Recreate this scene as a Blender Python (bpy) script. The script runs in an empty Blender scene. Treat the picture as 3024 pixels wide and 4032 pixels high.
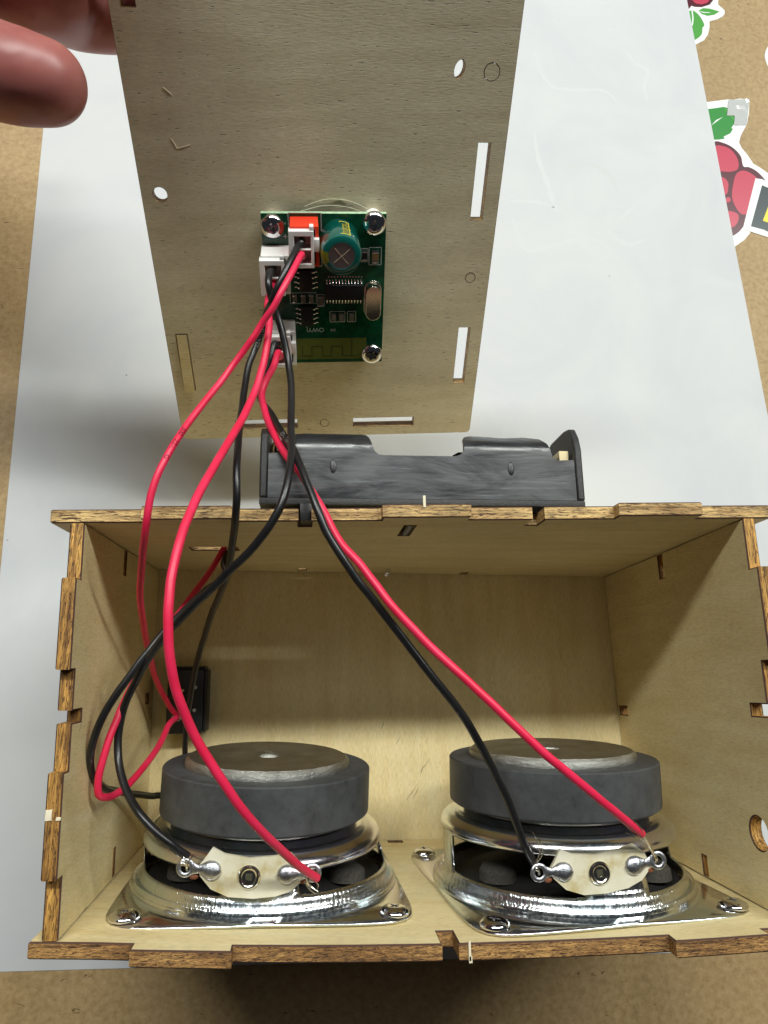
import bpy, bmesh, math, random
from mathutils import Vector, Matrix, Euler, noise
random.seed(7)
S = 0.001                       # everything below is written in millimetres
PI = math.pi
scene = bpy.context.scene
COL = scene.collection

# ------------------------------------------------------------------ camera, world, lights, exposure
FPX = 2795.0
def rodr(r):
    th = Vector(r).length; k = Vector(r)/th
    K = Matrix(((0,-k[2],k[1]),(k[2],0,-k[0]),(-k[1],k[0],0)))
    return Matrix.Identity(3) + math.sin(th)*K + (1-math.cos(th))*(K@K)
RW = rodr((-0.2334614, 0.0969525, 0.0029687))      # world -> camera
CAM = Vector((47.902, 46.621, 230.099))
cd = bpy.data.cameras.new('camera'); cam = bpy.data.objects.new('camera', cd); COL.objects.link(cam)
cam.matrix_world = Matrix.Translation(CAM*S) @ RW.transposed().to_4x4()
cd.sensor_fit = 'VERTICAL'; cd.sensor_height = 36.0; cd.sensor_width = 27.0
cd.lens = FPX/4032*36.0; cd.clip_start = 0.01; cd.clip_end = 20
scene.camera = cam

w = bpy.data.worlds.new('World'); scene.world = w; w.use_nodes = True
bg = w.node_tree.nodes['Background']; bg.inputs[0].default_value = (0.80,0.88,1.0,1); bg.inputs[1].default_value = 0.022

def area(name, loc, target, sx, sy, watts, col):
    l = bpy.data.lights.new(name, 'AREA'); l.shape = 'RECTANGLE'; l.size = sx; l.size_y = sy
    l.energy = watts; l.color = col
    o = bpy.data.objects.new(name, l); COL.objects.link(o)
    o.location = Vector(loc)*S
    d = (Vector(target)-Vector(loc)).normalized()
    z = -d; x = Vector((1,0,0)); y = z.cross(x).normalized(); x = y.cross(z)
    m = Matrix((x,y,z)).transposed().to_4x4(); m.translation = Vector(loc)*S
    o.matrix_world = m
    return o
# the long ceiling tube beyond the work table, and the broad pale panel beside it
area('ceiling_tube', (860, 830, 1270), (80, 60, 40), 1.00, 0.10, 16.5, (0.975,1.0,0.955))
area('ceiling_tube', (-230, 860, 1310), (80, 60, 40), 0.90, 0.10, 15.5, (0.975,1.0,0.955))
area('ceiling_panel', (180, 690, 1680), (80, 60, 40), 1.5, 0.26, 1.1, (0.93,0.98,1.0))

vs = scene.view_settings
vs.view_transform = 'Standard'; vs.look = 'None'; vs.exposure = 0.13; vs.gamma = 1.0; vs.use_curve_mapping = False

# ------------------------------------------------------------------ pixel -> place helpers (photo pixels 3024 x 4032)
RT = RW.transposed()
def ray(u, v): return (RT @ Vector(((u-1512)/FPX, (2016-v)/FPX, -1))).normalized()
def onz(u, v, z): d = ray(u,v); return CAM + d*((z-CAM.z)/d.z)
def onpl(u, v, O, n): d = ray(u,v); return CAM + d*((Vector(O)-CAM).dot(n)/d.dot(n))
OV = 3024/1659
def ovz(u, v, z): return onz(u*OV, v*OV, z)

# ------------------------------------------------------------------ materials
def nodes(name, rough=0.5, metal=0.0, col=(0.5,0.5,0.5), spec=0.5):
    m = bpy.data.materials.new(name); m.use_nodes = True
    nt = m.node_tree; b = nt.nodes['Principled BSDF']
    b.inputs['Base Color'].default_value = (*col,1); b.inputs['Roughness'].default_value = rough
    b.inputs['Metallic'].default_value = metal; b.inputs['Specular IOR Level'].default_value = spec
    return m, nt, b
def N(nt, t, **k):
    n = nt.nodes.new(t)
    for a, v in k.items():
        if a.startswith('_'): setattr(n, a[1:], v)
        else: n.inputs[a.replace('__',' ')].default_value = v
    return n
def tex_noise(nt, scale_vec, sc=1.0, detail=4, rough=0.55, dist=0.0, coord='Object', rot=(0,0,0)):
    tc = N(nt,'ShaderNodeTexCoord'); mp = N(nt,'ShaderNodeMapping')
    mp.inputs['Scale'].default_value = [v*1000 for v in scale_vec]     # per-mm frequencies
    mp.inputs['Rotation'].default_value = rot
    nt.links.new(tc.outputs[coord], mp.inputs[0])
    n = N(nt,'ShaderNodeTexNoise'); n.inputs['Scale'].default_value = sc; n.inputs['Detail'].default_value = detail
    n.inputs['Roughness'].default_value = rough; n.inputs['Distortion'].default_value = dist
    nt.links.new(mp.outputs[0], n.inputs['Vector'])
    return n
def ramp(nt, src, stops):
    r = N(nt,'ShaderNodeValToRGB'); e = r.color_ramp.elements
    while len(e) > 1: e.remove(e[0])
    e[0].position = stops[0][0]; e[0].color = (*stops[0][1],1)
    for p, c in stops[1:]:
        x = e.new(p); x.color = (*c,1)
    nt.links.new(src, r.inputs[0]); return r
def mix(nt, a, b, fac, mode='MIX'):
    m = N(nt,'ShaderNodeMix', _data_type='RGBA', _blend_type=mode)
    for s, i in ((fac,0),(a,6),(b,7)):
        if isinstance(s,(int,float)): m.inputs[i].default_value = s
        elif isinstance(s,tuple): m.inputs[i].default_value = (*s,1)
        else: nt.links.new(s, m.inputs[i])
    return m.outputs[2]
def bump(nt, b, src, strength=0.3, dist=0.1, prev=None):
    n = N(nt,'ShaderNodeBump'); n.inputs['Strength'].default_value = strength; n.inputs['Distance'].default_value = dist*S
    nt.links.new(src, n.inputs['Height'])
    if prev is not None: nt.links.new(prev, n.inputs['Normal'])
    nt.links.new(n.outputs[0], b.inputs['Normal']); return n.outputs[0]
G = lambda v: (v,v,v)

def ply_face(name, base, dark, light, grain, pores=0.5, rough=0.6, sheen=0.5):
    """birch veneer: grain is the mapping scale (low along the grain)"""
    m, nt, b = nodes(name, rough, spec=sheen)
    big = tex_noise(nt, [g*0.10 for g in grain], 1, 4, 0.6, 0.4)
    fine = tex_noise(nt, [g*1.6 for g in grain], 1, 5, 0.65, 0.2)
    por = tex_noise(nt, [g*1.35 for g in grain], 1, 3, 0.6)
    blot = tex_noise(nt, (0.03,0.03,0.03), 1, 3, 0.5)
    c = ramp(nt, big.outputs[0], [(0.30,dark),(0.52,base),(0.72,light)])
    f = ramp(nt, fine.outputs[0], [(0.30,G(0.80)),(0.55,G(1.0)),(0.75,G(1.08))])
    c1 = mix(nt, c.outputs[0], f.outputs[0], 1.0, 'MULTIPLY')
    p = ramp(nt, por.outputs[0], [(0.31,G(1-pores)),(0.385,G(1.0))])
    c2 = mix(nt, c1, p.outputs[0], 1.0, 'MULTIPLY')
    bl = ramp(nt, blot.outputs[0], [(0.3,(0.90,0.88,0.84)),(0.7,(1.04,1.03,1.0))])
    c3 = mix(nt, c2, bl.outputs[0], 1.0, 'MULTIPLY')
    nt.links.new(c3, b.inputs['Base Color'])
    n1 = bump(nt, b, fine.outputs[0], 0.35, 0.12)
    bump(nt, b, p.outputs[0], 0.6, 0.12, n1)
    return m
PLY = dict(base=(0.82,0.685,0.375), dark=(0.76,0.61,0.31), light=(0.86,0.74,0.45))
M_ply_z = ply_face('birch_veneer_upright', grain=(2.2,2.2,0.35), pores=0.22, **PLY)     # grain up the wall
M_ply_x = ply_face('birch_veneer_across', grain=(0.30,2.2,2.2), pores=0.22, **PLY)
M_ply_y = ply_face('birch_veneer_along', grain=(2.2,0.30,2.2), pores=0.20, **PLY)
M_lid = ply_face('birch_veneer_weathered', base=(0.78,0.70,0.51), dark=(0.69,0.61,0.43), light=(0.85,0.78,0.59),
                 grain=(0.30,1.9,1.9), pores=0.72, rough=0.5)

def burnt(name, gold, grain, dark=0.12, amt=0.5):
    m, nt, b = nodes(name, 0.6)
    n1 = tex_noise(nt, [g*0.5 for g in grain], 1, 6, 0.75, 0.6)
    n2 = tex_noise(nt, [g*1.15 for g in grain], 1, 4, 0.75, 1.2)
    c = ramp(nt, n1.outputs[0], [(0.28,tuple(v*0.35 for v in gold)),(0.50,gold),(0.66,tuple(min(1,v*1.5) for v in gold))])
    d = ramp(nt, n2.outputs[0], [(0.41,(dark,dark*0.6,dark*0.4)),(0.41+0.14*amt*2,G(1.0))])
    c2 = mix(nt, c.outputs[0], d.outputs[0], 1.0, 'MULTIPLY')
    n3 = tex_noise(nt, [0.02 if g < 1 else 1.1 for g in grain], 1, 2, 0.5)          # the plies
    e = ramp(nt, n3.outputs[0], [(0.38,(0.52,0.44,0.36)),(0.47,G(1.0)),(0.60,(1.0,0.97,0.92)),(0.66,(0.70,0.62,0.52))])
    n4 = tex_noise(nt, (0.06,0.06,0.06), 1, 3, 0.6)                                  # uneven scorching
    h = ramp(nt, n4.outputs[0], [(0.35,(0.66,0.58,0.50)),(0.6,(1.12,1.10,1.05))])
    c2 = mix(nt, mix(nt, c2, e.outputs[0], 0.8, 'MULTIPLY'), h.outputs[0], 1.0, 'MULTIPLY')
    nt.links.new(c2, b.inputs['Base Color'])
    bump(nt, b, n2.outputs[0], 0.7, 0.25)
    return m
M_edge_x = burnt('laser_cut_edge_pale', (0.66,0.46,0.20), (0.27,2.6,2.6), 0.10, 0.30)
M_edge_x2 = burnt('laser_cut_edge_brown', (0.44,0.25,0.085), (0.5,3.0,3.0), 0.16, 0.40)
M_edge_y = burnt('laser_cut_edge_gold', (0.60,0.34,0.085), (2.6,0.24,2.6), 0.15, 0.33)
M_char, nt, b = nodes('charred_arris', 0.75, col=(0.075,0.032,0.02))

def simple(name, col, rough=0.4, metal=0, spec=0.5, nb=None, nstr=0.2, var=None):
    m, nt, b = nodes(name, rough, metal, col, spec)
    if nb:
        n = tex_noise(nt, nb, 1, 4, 0.6)
        bump(nt, b, n.outputs[0], nstr, 0.15)
        if var:
            c = ramp(nt, n.outputs[0], [(0.3,tuple(v*(1-var) for v in col)),(0.7,tuple(min(1,v*(1+var)) for v in col))])
            nt.links.new(c.outputs[0], b.inputs['Base Color'])
    return m
def wire_mat(name, col, col2, rough):
    m, nt, b = nodes(name, rough, col=col)
    n = tex_noise(nt, (0.9,0.9,0.9), 1, 3, 0.6)
    big = tex_noise(nt, (0.12,0.12,0.12), 1, 2, 0.5)
    c = ramp(nt, big.outputs[0], [(0.35,col),(0.65,col2)])
    nt.links.new(c.outputs[0], b.inputs['Base Color'])
    bump(nt, b, n.outputs[0], 0.25, 0.10)
    return m
M_red = wire_mat('red_wire_insulation', (0.76,0.014,0.065), (0.86,0.028,0.10), 0.42)
M_black = wire_mat('black_wire_insulation', (0.008,0.008,0.009), (0.016,0.016,0.017), 0.33)
M_strand = simple('tinned_copper_strands', (0.80,0.76,0.68), 0.25, 1.0)
M_print = simple('pale_ink', (0.42,0.42,0.40), 0.6)
M_printdk = simple('black_ink', (0.05,0.008,0.012), 0.6)
M_plblack = simple('black_plastic', (0.014,0.014,0.015), 0.38, nb=(2,2,2), nstr=0.25)
M_plrough = simple('black_plastic_textured', (0.02,0.02,0.021), 0.45, nb=(3.0,3.0,3.0), nstr=1.0)
M_switch = simple('switch_plastic', (0.010,0.011,0.012), 0.42)
M_white = simple('white_nylon', (0.90,0.89,0.86), 0.35, nb=(0.7,0.7,0.7), nstr=0.15)
M_redpl = simple('red_nylon', (0.80,0.045,0.015), 0.38)
M_chrome = simple('bright_screw_steel', (0.75,0.75,0.77), 0.12, 1.0)
M_dark_steel = simple('dark_steel', (0.20,0.19,0.17), 0.35, 1.0)
M_solder = simple('solder', (0.50,0.51,0.54), 0.36, 1.0, nb=(1.3,1.3,1.3), nstr=0.9, var=0.35)
M_pad = simple('solder_pin', (0.85,0.85,0.83), 0.2, 1.0)
M_brass = simple('nickel_contact', (0.60,0.50,0.30), 0.22, 1.0)

# battery holder side wall: black moulded plastic, worn satin with pale scuffs along it
M_worn, nt, b = nodes('worn_satin_plastic', 0.36, col=(0.02,0.02,0.022), spec=0.75)
n1 = tex_noise(nt, (0.07,1.0,1.0), 1, 5, 0.62, 0.15); n2 = tex_noise(nt, (0.05,0.16,0.1), 1, 4, 0.6, 0.5)
c = ramp(nt, n1.outputs[0], [(0.45,(0.012,0.012,0.013)),(0.62,(0.030,0.033,0.038)),(0.80,(0.13,0.145,0.16))])
c2 = ramp(nt, n2.outputs[0], [(0.3,G(0.6)),(0.7,G(2.0))])
nt.links.new(mix(nt, c.outputs[0], c2.outputs[0], 1.0, 'MULTIPLY'), b.inputs['Base Color'])
r = ramp(nt, n2.outputs[0], [(0.35,G(0.20)),(0.65,G(0.42))]); nt.links.new(r.outputs[0], b.inputs['Roughness'])
n9 = bump(nt, b, n1.outputs[0], 0.10, 0.10); bump(nt, b, n2.outputs[0], 0.12, 0.5, n9)

# zinc plated speaker basket
M_zinc, nt, b = nodes('zinc_plated_steel', 0.22, 1.0, (0.6,0.62,0.6))
n1 = tex_noise(nt, (0.05,0.05,0.05), 1, 3, 0.5, 0.4)
c = ramp(nt, n1.outputs[0], [(0.28,(0.60,0.72,0.76)),(0.42,(0.74,0.79,0.82)),(0.52,(0.80,0.80,0.76)),(0.62,(0.76,0.71,0.80)),(0.74,(0.58,0.72,0.86))])
nt.links.new(c.outputs[0], b.inputs['Base Color'])
n2 = tex_noise(nt, (1.5,1.5,1.5), 1, 3, 0.6)
r = ramp(nt, n2.outputs[0], [(0.3,G(0.13)),(0.7,G(0.24))]); nt.links.new(r.outputs[0], b.inputs['Roughness'])
# fine radial draw marks: noise on the angle round the speaker axis
tc = N(nt,'ShaderNodeTexCoord'); sx = N(nt,'ShaderNodeSeparateXYZ'); nt.links.new(tc.outputs['Object'], sx.inputs[0])
at = N(nt,'ShaderNodeMath', _operation='ARCTAN2'); nt.links.new(sx.outputs[1], at.inputs[0]); nt.links.new(sx.outputs[0], at.inputs[1])
ml = N(nt,'ShaderNodeMath', _operation='MULTIPLY'); nt.links.new(at.outputs[0], ml.inputs[0]); ml.inputs[1].default_value = 34.0
zz = N(nt,'ShaderNodeMath', _operation='MULTIPLY'); nt.links.new(sx.outputs[2], zz.inputs[0]); zz.inputs[1].default_value = 180.0
cb = N(nt,'ShaderNodeCombineXYZ'); nt.links.new(ml.outputs[0], cb.inputs[0]); nt.links.new(zz.outputs[0], cb.inputs[1])
n3 = N(nt,'ShaderNodeTexNoise'); n3.inputs['Scale'].default_value = 1.6; n3.inputs['Detail'].default_value = 3
nt.links.new(cb.outputs[0], n3.inputs['Vector'])
# draw marks sit only on the drawn wall: height above the flange between 1.2 and 5 mm
mz = N(nt,'ShaderNodeMapRange'); mz.inputs[1].default_value = 0.0012; mz.inputs[2].default_value = 0.0019; nt.links.new(sx.outputs[2], mz.inputs[0])
mz2 = N(nt,'ShaderNodeMapRange'); mz2.inputs[1].default_value = 0.0054; mz2.inputs[2].default_value = 0.0048; nt.links.new(sx.outputs[2], mz2.inputs[0])
mm = N(nt,'ShaderNodeMath', _operation='MULTIPLY'); nt.links.new(mz.outputs[0], mm.inputs[0]); nt.links.new(mz2.outputs[0], mm.inputs[1])
mm2 = N(nt,'ShaderNodeMath', _operation='MULTIPLY'); nt.links.new(mm.outputs[0], mm2.inputs[0]); nt.links.new(n3.outputs[0], mm2.inputs[1])
p1 = bump(nt, b, mm2.outputs[0], 0.8, 0.26)
n5 = tex_noise(nt, (0.25,0.25,0.25), 1, 3, 0.5); bump(nt, b, n5.outputs[0], 0.12, 0.3, p1)

M_ferrite, nt, b = nodes('ferrite_magnet', 0.52, 0.0, (0.07,0.075,0.08))
n1 = tex_noise(nt, (0.35,0.35,0.35), 1, 7, 0.72); n2 = tex_noise(nt, (0.09,0.09,0.09), 1, 4, 0.6, 0.5)
c = ramp(nt, n1.outputs[0], [(0.28,(0.018,0.019,0.020)),(0.40,(0.048,0.050,0.052)),(0.72,(0.070,0.074,0.078))])
c2 = ramp(nt, n2.outputs[0], [(0.3,G(0.75)),(0.7,G(1.25))])
nt.links.new(mix(nt, c.outputs[0], c2.outputs[0], 1.0, 'MULTIPLY'), b.inputs['Base Color'])
bump(nt, b, n1.outputs[0], 0.35, 0.2)

M_yoke, nt, b = nodes('sandblasted_back_plate', 0.32, 1.0, (0.42,0.42,0.38))
n1 = tex_noise(nt, (1.7,1.7,1.7), 1, 4, 0.75); bump(nt, b, n1.outputs[0], 0.95, 0.40)
n2 = tex_noise(nt, (0.15,0.15,0.15), 1, 3, 0.6)
c = ramp(nt, n2.outputs[0], [(0.3,(0.42,0.42,0.38)),(0.7,(0.68,0.68,0.64))]); nt.links.new(c.outputs[0], b.inputs['Base Color'])
M_cone = simple('black_paper_cone', (0.012,0.011,0.010), 0.85, nb=(3,3,3), nstr=0.6, var=0.4)
M_spider = simple('brown_spider_cloth', (0.14,0.09,0.035), 0.8, nb=(3,3,3), nstr=0.6, var=0.4)
M_felt = simple('grey_foam', (0.06,0.055,0.045), 0.95, nb=(3,3,3), nstr=1.0, var=0.5)
M_fibre, nt, b = nodes('cream_fibre_board', 0.55, col=(0.70,0.66,0.50))
n1 = tex_noise(nt, (0.12,0.12,0.12), 1, 4, 0.65); c = ramp(nt, n1.outputs[0], [(0.34,(0.50,0.41,0.19)),(0.48,(0.66,0.61,0.44)),(0.7,(0.74,0.71,0.57))])
nt.links.new(c.outputs[0], b.inputs['Base Color'])
M_rust = simple('flux_residue', (0.20,0.06,0.02), 0.7, nb=(2,2,2), nstr=0.8, var=0.6)

# paper
M_paper, nt, b = nodes('white_paper', 0.62, col=(0.86,0.87,0.88), spec=0.25)
n1 = tex_noise(nt, (0.022,0.022,0.022), 1, 6, 0.62, 0.8); n2 = tex_noise(nt, (1.2,1.2,1.2), 1, 2, 0.5)
n4 = tex_noise(nt, (0.33,0.33,0.33), 1, 2, 0.4)
c = ramp(nt, n1.outputs[0], [(0.33,(0.60,0.618,0.642)),(0.55,(0.64,0.654,0.658)),(0.7,(0.665,0.677,0.677))])
d = ramp(nt, n4.outputs[0], [(0.185,G(0.55)),(0.205,G(1.0))])
nt.links.new(mix(nt, c.outputs[0], d.outputs[0], 1.0, 'MULTIPLY'), b.inputs['Base Color'])
bump(nt, b, n2.outputs[0], 0.12, 0.05)
M_back, nt, b = nodes('sticker_white', 0.35, col=(0.84,0.85,0.84))

# brown hardboard table
M_mdf, nt, b = nodes('brown_hardboard', 0.6, col=(0.42,0.30,0.16))
n1 = tex_noise(nt, (0.55,0.55,0.55), 1, 6, 0.72); n2 = tex_noise(nt, (0.16,0.42,0.3), 1, 3, 0.6, 1.4); n3 = tex_noise(nt, (0.012,0.012,0.012), 1, 3, 0.5)
c = ramp(nt, n1.outputs[0], [(0.30,(0.32,0.205,0.088)),(0.5,(0.42,0.285,0.130)),(0.72,(0.51,0.36,0.18))])
d = ramp(nt, n2.outputs[0], [(0.27,(0.22,0.16,0.10)),(0.315,G(1.0))])
e = ramp(nt, n3.outputs[0], [(0.3,G(0.88)),(0.7,G(1.10))])
nt.links.new(mix(nt, mix(nt, c.outputs[0], d.outputs[0], 1.0, 'MULTIPLY'), e.outputs[0], 1.0, 'MULTIPLY'), b.inputs['Base Color'])
bump(nt, b, n1.outputs[0], 0.35, 0.2)

# circuit board
M_pcb, nt, b = nodes('green_solder_mask', 0.22, col=(0.004,0.075,0.030))
n1 = tex_noise(nt, (0.45,0.45,0.45), 1, 2, 0.5); c = ramp(nt, n1.outputs[0], [(0.4,(0.003,0.055,0.026)),(0.6,(0.005,0.088,0.036))])
nt.links.new(c.outputs[0], b.inputs['Base Color'])
M_fr4 = simple('pale_board_edge', (0.42,0.62,0.40), 0.5, nb=(1,1,1), nstr=0.3, var=0.25)
M_ant = simple('bare_board_olive', (0.105,0.135,0.018), 0.4)
M_silk = simple('white_silkscreen', (0.55,0.58,0.56), 0.5)
M_track = simple('dark_track', (0.012,0.02,0.006), 0.5)
M_chip = simple('black_epoxy', (0.011,0.011,0.012), 0.35)
M_cerb = simple('brown_ceramic', (0.22,0.13,0.06), 0.35)
M_cercap = simple('grey_component', (0.16,0.145,0.12), 0.4)
M_sleeve, nt, b = nodes('teal_capacitor_sleeve', 0.14, col=(0.004,0.115,0.095), spec=0.8)
b.inputs['Coat Weight'].default_value = 0.6; b.inputs['Coat Roughness'].default_value = 0.06
M_gold = simple('gold_print', (0.75,0.62,0.06), 0.35)
M_alu = simple('brushed_aluminium', (0.42,0.38,0.38), 0.38, 1.0)
M_crystal = simple('crystal_can', (0.80,0.76,0.66), 0.18, 1.0)

# printed sticker colours
M_leaf = simple('print_green', (0.035,0.27,0.05), 0.3)
M_leaf2 = simple('print_light_green', (0.09,0.36,0.07), 0.3)
M_berry = simple('print_raspberry', (0.56,0.06,0.105), 0.3)
M_berrydk = simple('print_dark_maroon', (0.10,0.018,0.030), 0.3)
M_slate = simple('print_slate', (0.035,0.055,0.06), 0.3)
M_yellow = simple('print_yellow', (0.82,0.68,0.03), 0.3)
M_clear = simple('glossy_film', (0.55,0.56,0.55), 0.12)
M_fiber = simple('glass_fibre', (0.7,0.72,0.5), 0.4)

# skin
M_skin, nt, b = nodes('skin', 0.40, col=(0.40,0.17,0.14))
b.inputs['Subsurface Weight'].default_value = 0.25; b.inputs['Subsurface Radius'].default_value = (1.0,0.30,0.18)
b.inputs['Subsurface Scale'].default_value = 0.004
n1 = tex_noise(nt, (0.05,0.05,0.05), 1, 4, 0.6); c = ramp(nt, n1.outputs[0], [(0.3,(0.33,0.095,0.085)),(0.7,(0.46,0.18,0.155))])
nt.links.new(c.outputs[0], b.inputs['Base Color'])
wv = N(nt,'ShaderNodeTexWave'); wv.inputs['Scale'].default_value = 950.0; wv.inputs['Distortion'].default_value = 5.0
wv.inputs['Detail'].default_value = 1.0; wv.inputs['Detail Scale'].default_value = 0.15
tc = N(nt,'ShaderNodeTexCoord'); nt.links.new(tc.outputs['Object'], wv.inputs['Vector'])
bump(nt, b, wv.outputs['Fac'], 0.05, 0.08)

# ------------------------------------------------------------------ mesh helpers
def link(name, me, mats, parent=None):
    o = bpy.data.objects.new(name, me); COL.objects.link(o)
    for m in (mats if isinstance(mats,(list,tuple)) else [mats]): me.materials.append(m)
    if parent is not None: o.parent = parent
    return o
def fin(bm, name, mats, parent=None, smooth=None, recalc=True):
    """bmesh in mm -> object in metres"""
    if recalc: bmesh.ops.recalc_face_normals(bm, faces=bm.faces)
    for v in bm.verts: v.co *= S
    me = bpy.data.meshes.new(name); bm.to_mesh(me); bm.free()
    if smooth is not None:
        for p in me.polygons: p.use_smooth = True
        me.set_sharp_from_angle(angle=math.radians(smooth))
    return link(name, me, mats, parent)
def thing(name, label, cat, mat=None, group=None):
    o = bpy.data.objects.new(name, None); COL.objects.link(o); o.empty_display_size = 0.01
    if mat is not None: o.matrix_world = mat
    o['label'] = label; o['category'] = cat
    if group: o['group'] = group
    return o
def tag(o, label, cat, group=None):
    o['label'] = label; o['category'] = cat
    if group: o['group'] = group
    return o
def box(bm, x0,x1,y0,y1,z0,z1, bev=0, mi=0):
    r = bmesh.ops.create_cube(bm, size=1.0)
    vs_ = r['verts']
    for v in vs_: v.co = Vector(((x0+x1)/2+v.co.x*(x1-x0), (y0+y1)/2+v.co.y*(y1-y0), (z0+z1)/2+v.co.z*(z1-z0)))
    fs = list({f for v in vs_ for f in v.link_faces})
    for f in fs: f.material_index = mi
    if bev:
        es = list({e for v in vs_ for e in v.link_edges})
        r2 = bmesh.ops.bevel(bm, geom=es, offset=bev, segments=2, profile=0.6, affect='EDGES')
        for f in r2['faces']: f.material_index = mi
    return vs_
def bx(name, a, m, parent, bev=0.15, smooth=35):
    bm = bmesh.new(); box(bm, *a, bev=bev); return fin(bm, name, m, parent, smooth)
def prism(bm, pts, z0, z1, holes=(), mi_face=0, mi_side=None, grid=None):
    """extruded outline with holes, in local xy; optional grid cuts so it can be bent"""
    if mi_side is None: mi_side = mi_face
    edges = []
    for loop in [pts]+list(holes):
        vs_ = [bm.verts.new((p[0],p[1],z0)) for p in loop]
        edges += [bm.edges.new((vs_[i], vs_[(i+1)%len(vs_)])) for i in range(len(vs_))]
    r = bmesh.ops.triangle_fill(bm, use_beauty=True, use_dissolve=False, edges=edges)
    faces = [g for g in r['geom'] if isinstance(g, bmesh.types.BMFace)]
    if grid:
        for ax in (0,1):
            lo = min(p[ax] for p in pts); hi = max(p[ax] for p in pts)
            k = lo+grid
            while k < hi-0.5:
                geom = list({v for f in faces if f.is_valid for v in f.verts})+list({e for f in faces if f.is_valid for e in f.edges})+[f for f in faces if f.is_valid]
                no = [0,0,0]; no[ax] = 1; co = [0,0,z0]; co[ax] = k
                rr = bmesh.ops.bisect_plane(bm, geom=geom, plane_co=co, plane_no=no, dist=1e-5)
                faces = list({g for g in rr['geom'] if isinstance(g, bmesh.types.BMFace)} | {f for f in faces if f.is_valid})
                k += grid
    faces = [f for f in faces if f.is_valid]
    for f in faces: f.material_index = mi_face
    bnd = [e for f in faces for e in f.edges if len(e.link_faces)==1]
    top = {}
    for v in {v for f in faces for v in f.verts}: top[v] = bm.verts.new((v.co.x,v.co.y,z1))
    for f in faces:
        nf = bm.faces.new([top[v] for v in reversed(f.verts)]); nf.material_index = mi_face
    for e in set(bnd):
        a, b_ = e.verts
        nf = bm.faces.new((a,b_,top[b_],top[a])); nf.material_index = mi_side
    return faces
def lathe(bm, prof, n=48, skip=None, mi=0, close=False, x0=0, y0=0):
    rings = []
    for r, z in prof:
        if r < 1e-6: rings.append([bm.verts.new((x0,y0,z))])
        else: rings.append([bm.verts.new((x0+r*math.cos(2*PI*i/n), y0+r*math.sin(2*PI*i/n), z)) for i in range(n)])
    pairs = list(range(len(rings)-1))
    for k in pairs:
        A, B = rings[k], rings[k+1]
        for i in range(n):
            if skip and skip(k, (i+0.5)*360/n): continue
            j = (i+1)%n
            if len(A)==1 and len(B)==1: continue
            if len(A)==1: f = bm.faces.new((A[0],B[i],B[j]))
            elif len(B)==1: f = bm.faces.new((A[i],A[j],B[0]))
            else: f = bm.faces.new((A[i],A[j],B[j],B[i]))
            f.material_index = mi
    return rings
def lathe_ob(name, prof, m, parent, n=48, smooth=40, x0=0, y0=0):
    bm = bmesh.new(); lathe(bm, prof, n, x0=x0, y0=y0); return fin(bm, name, m, parent, smooth)
def catmull(P, per=10):
    P = [Vector(p) for p in P]; out = []
    Q = [2*P[0]-P[1]]+P+[2*P[-1]-P[-2]]
    for i in range(1, len(Q)-2):
        p0,p1,p2,p3 = Q[i-1],Q[i],Q[i+1],Q[i+2]
        d1 = max((p2-p1).length,1e-6)**0.5; d0 = max((p1-p0).length,1e-6)**0.5; d2 = max((p3-p2).length,1e-6)**0.5
        m1 = (p2-p1)+ (d1)*((p1-p0)/d0 - (p2-p0)/(d0+d1)); m2 = (p2-p1)+ (d1)*((p3-p2)/d2 - (p3-p1)/(d1+d2))
        for k in range(per):
            t = k/per; t2=t*t; t3=t2*t
            out.append((2*t3-3*t2+1)*p1+(t3-2*t2+t)*m1+(-2*t3+3*t2)*p2+(t3-t2)*m2)
    out.append(P[-1]); return out
def sweep(bm, path, rad, n=14, mi=0, caps=True):
    """tube with parallel-transported frame; rad is a number or a list"""
    path = [Vector(p) for p in path]
    T = [(path[min(i+1,len(path)-1)]-path[max(i-1,0)]).normalized() for i in range(len(path))]
    up = Vector((0,0,1)) if abs(T[0].z) < 0.9 else Vector((1,0,0))
    nrm = (up - T[0]*up.dot(T[0])).normalized(); rings = []
    for i, p in enumerate(path):
        nrm = (nrm - T[i]*nrm.dot(T[i])).normalized(); bn = T[i].cross(nrm)
        r = rad[i] if isinstance(rad,(list,tuple)) else rad
        rings.append([bm.verts.new(p + (nrm*math.cos(2*PI*k/n)+bn*math.sin(2*PI*k/n))*r) for k in range(n)])
    for A, B in zip(rings, rings[1:]):
        for k in range(n):
            f = bm.faces.new((A[k],A[(k+1)%n],B[(k+1)%n],B[k])); f.material_index = mi
    if caps:
        for R_ in (rings[0], rings[-1]):
            f = bm.faces.new(R_); f.material_index = mi
    return rings
def text_ob(name, s, size, mat, parent, M, depth=0.02, scale_x=1.0):
    """flat lettering as a mesh; M places it (metres, local to the parent)"""
    cu = bpy.data.curves.new(name, 'FONT'); cu.body = s; cu.size = size*S; cu.extrude = depth*S; cu.align_x = 'CENTER'; cu.align_y = 'CENTER'
    tmp = bpy.data.objects.new(name+'_tmp', cu); COL.objects.link(tmp)
    bpy.context.view_layer.update()
    me = bpy.data.meshes.new_from_object(tmp.evaluated_get(bpy.context.evaluated_depsgraph_get()))
    bpy.data.objects.remove(tmp); bpy.data.curves.remove(cu)
    if scale_x != 1.0:
        for v in me.vertices: v.co.x *= scale_x
    me.materials.clear()
    o = link(name, me, mat, parent); o.matrix_local = M
    return o
def rect(x0,y0,x1,y1): return [(x0,y0),(x1,y0),(x1,y1),(x0,y1)]
def circ(cx,cy,r,n=20): return [(cx+r*math.cos(2*PI*i/n), cy+r*math.sin(2*PI*i/n)) for i in range(n)]

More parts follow.
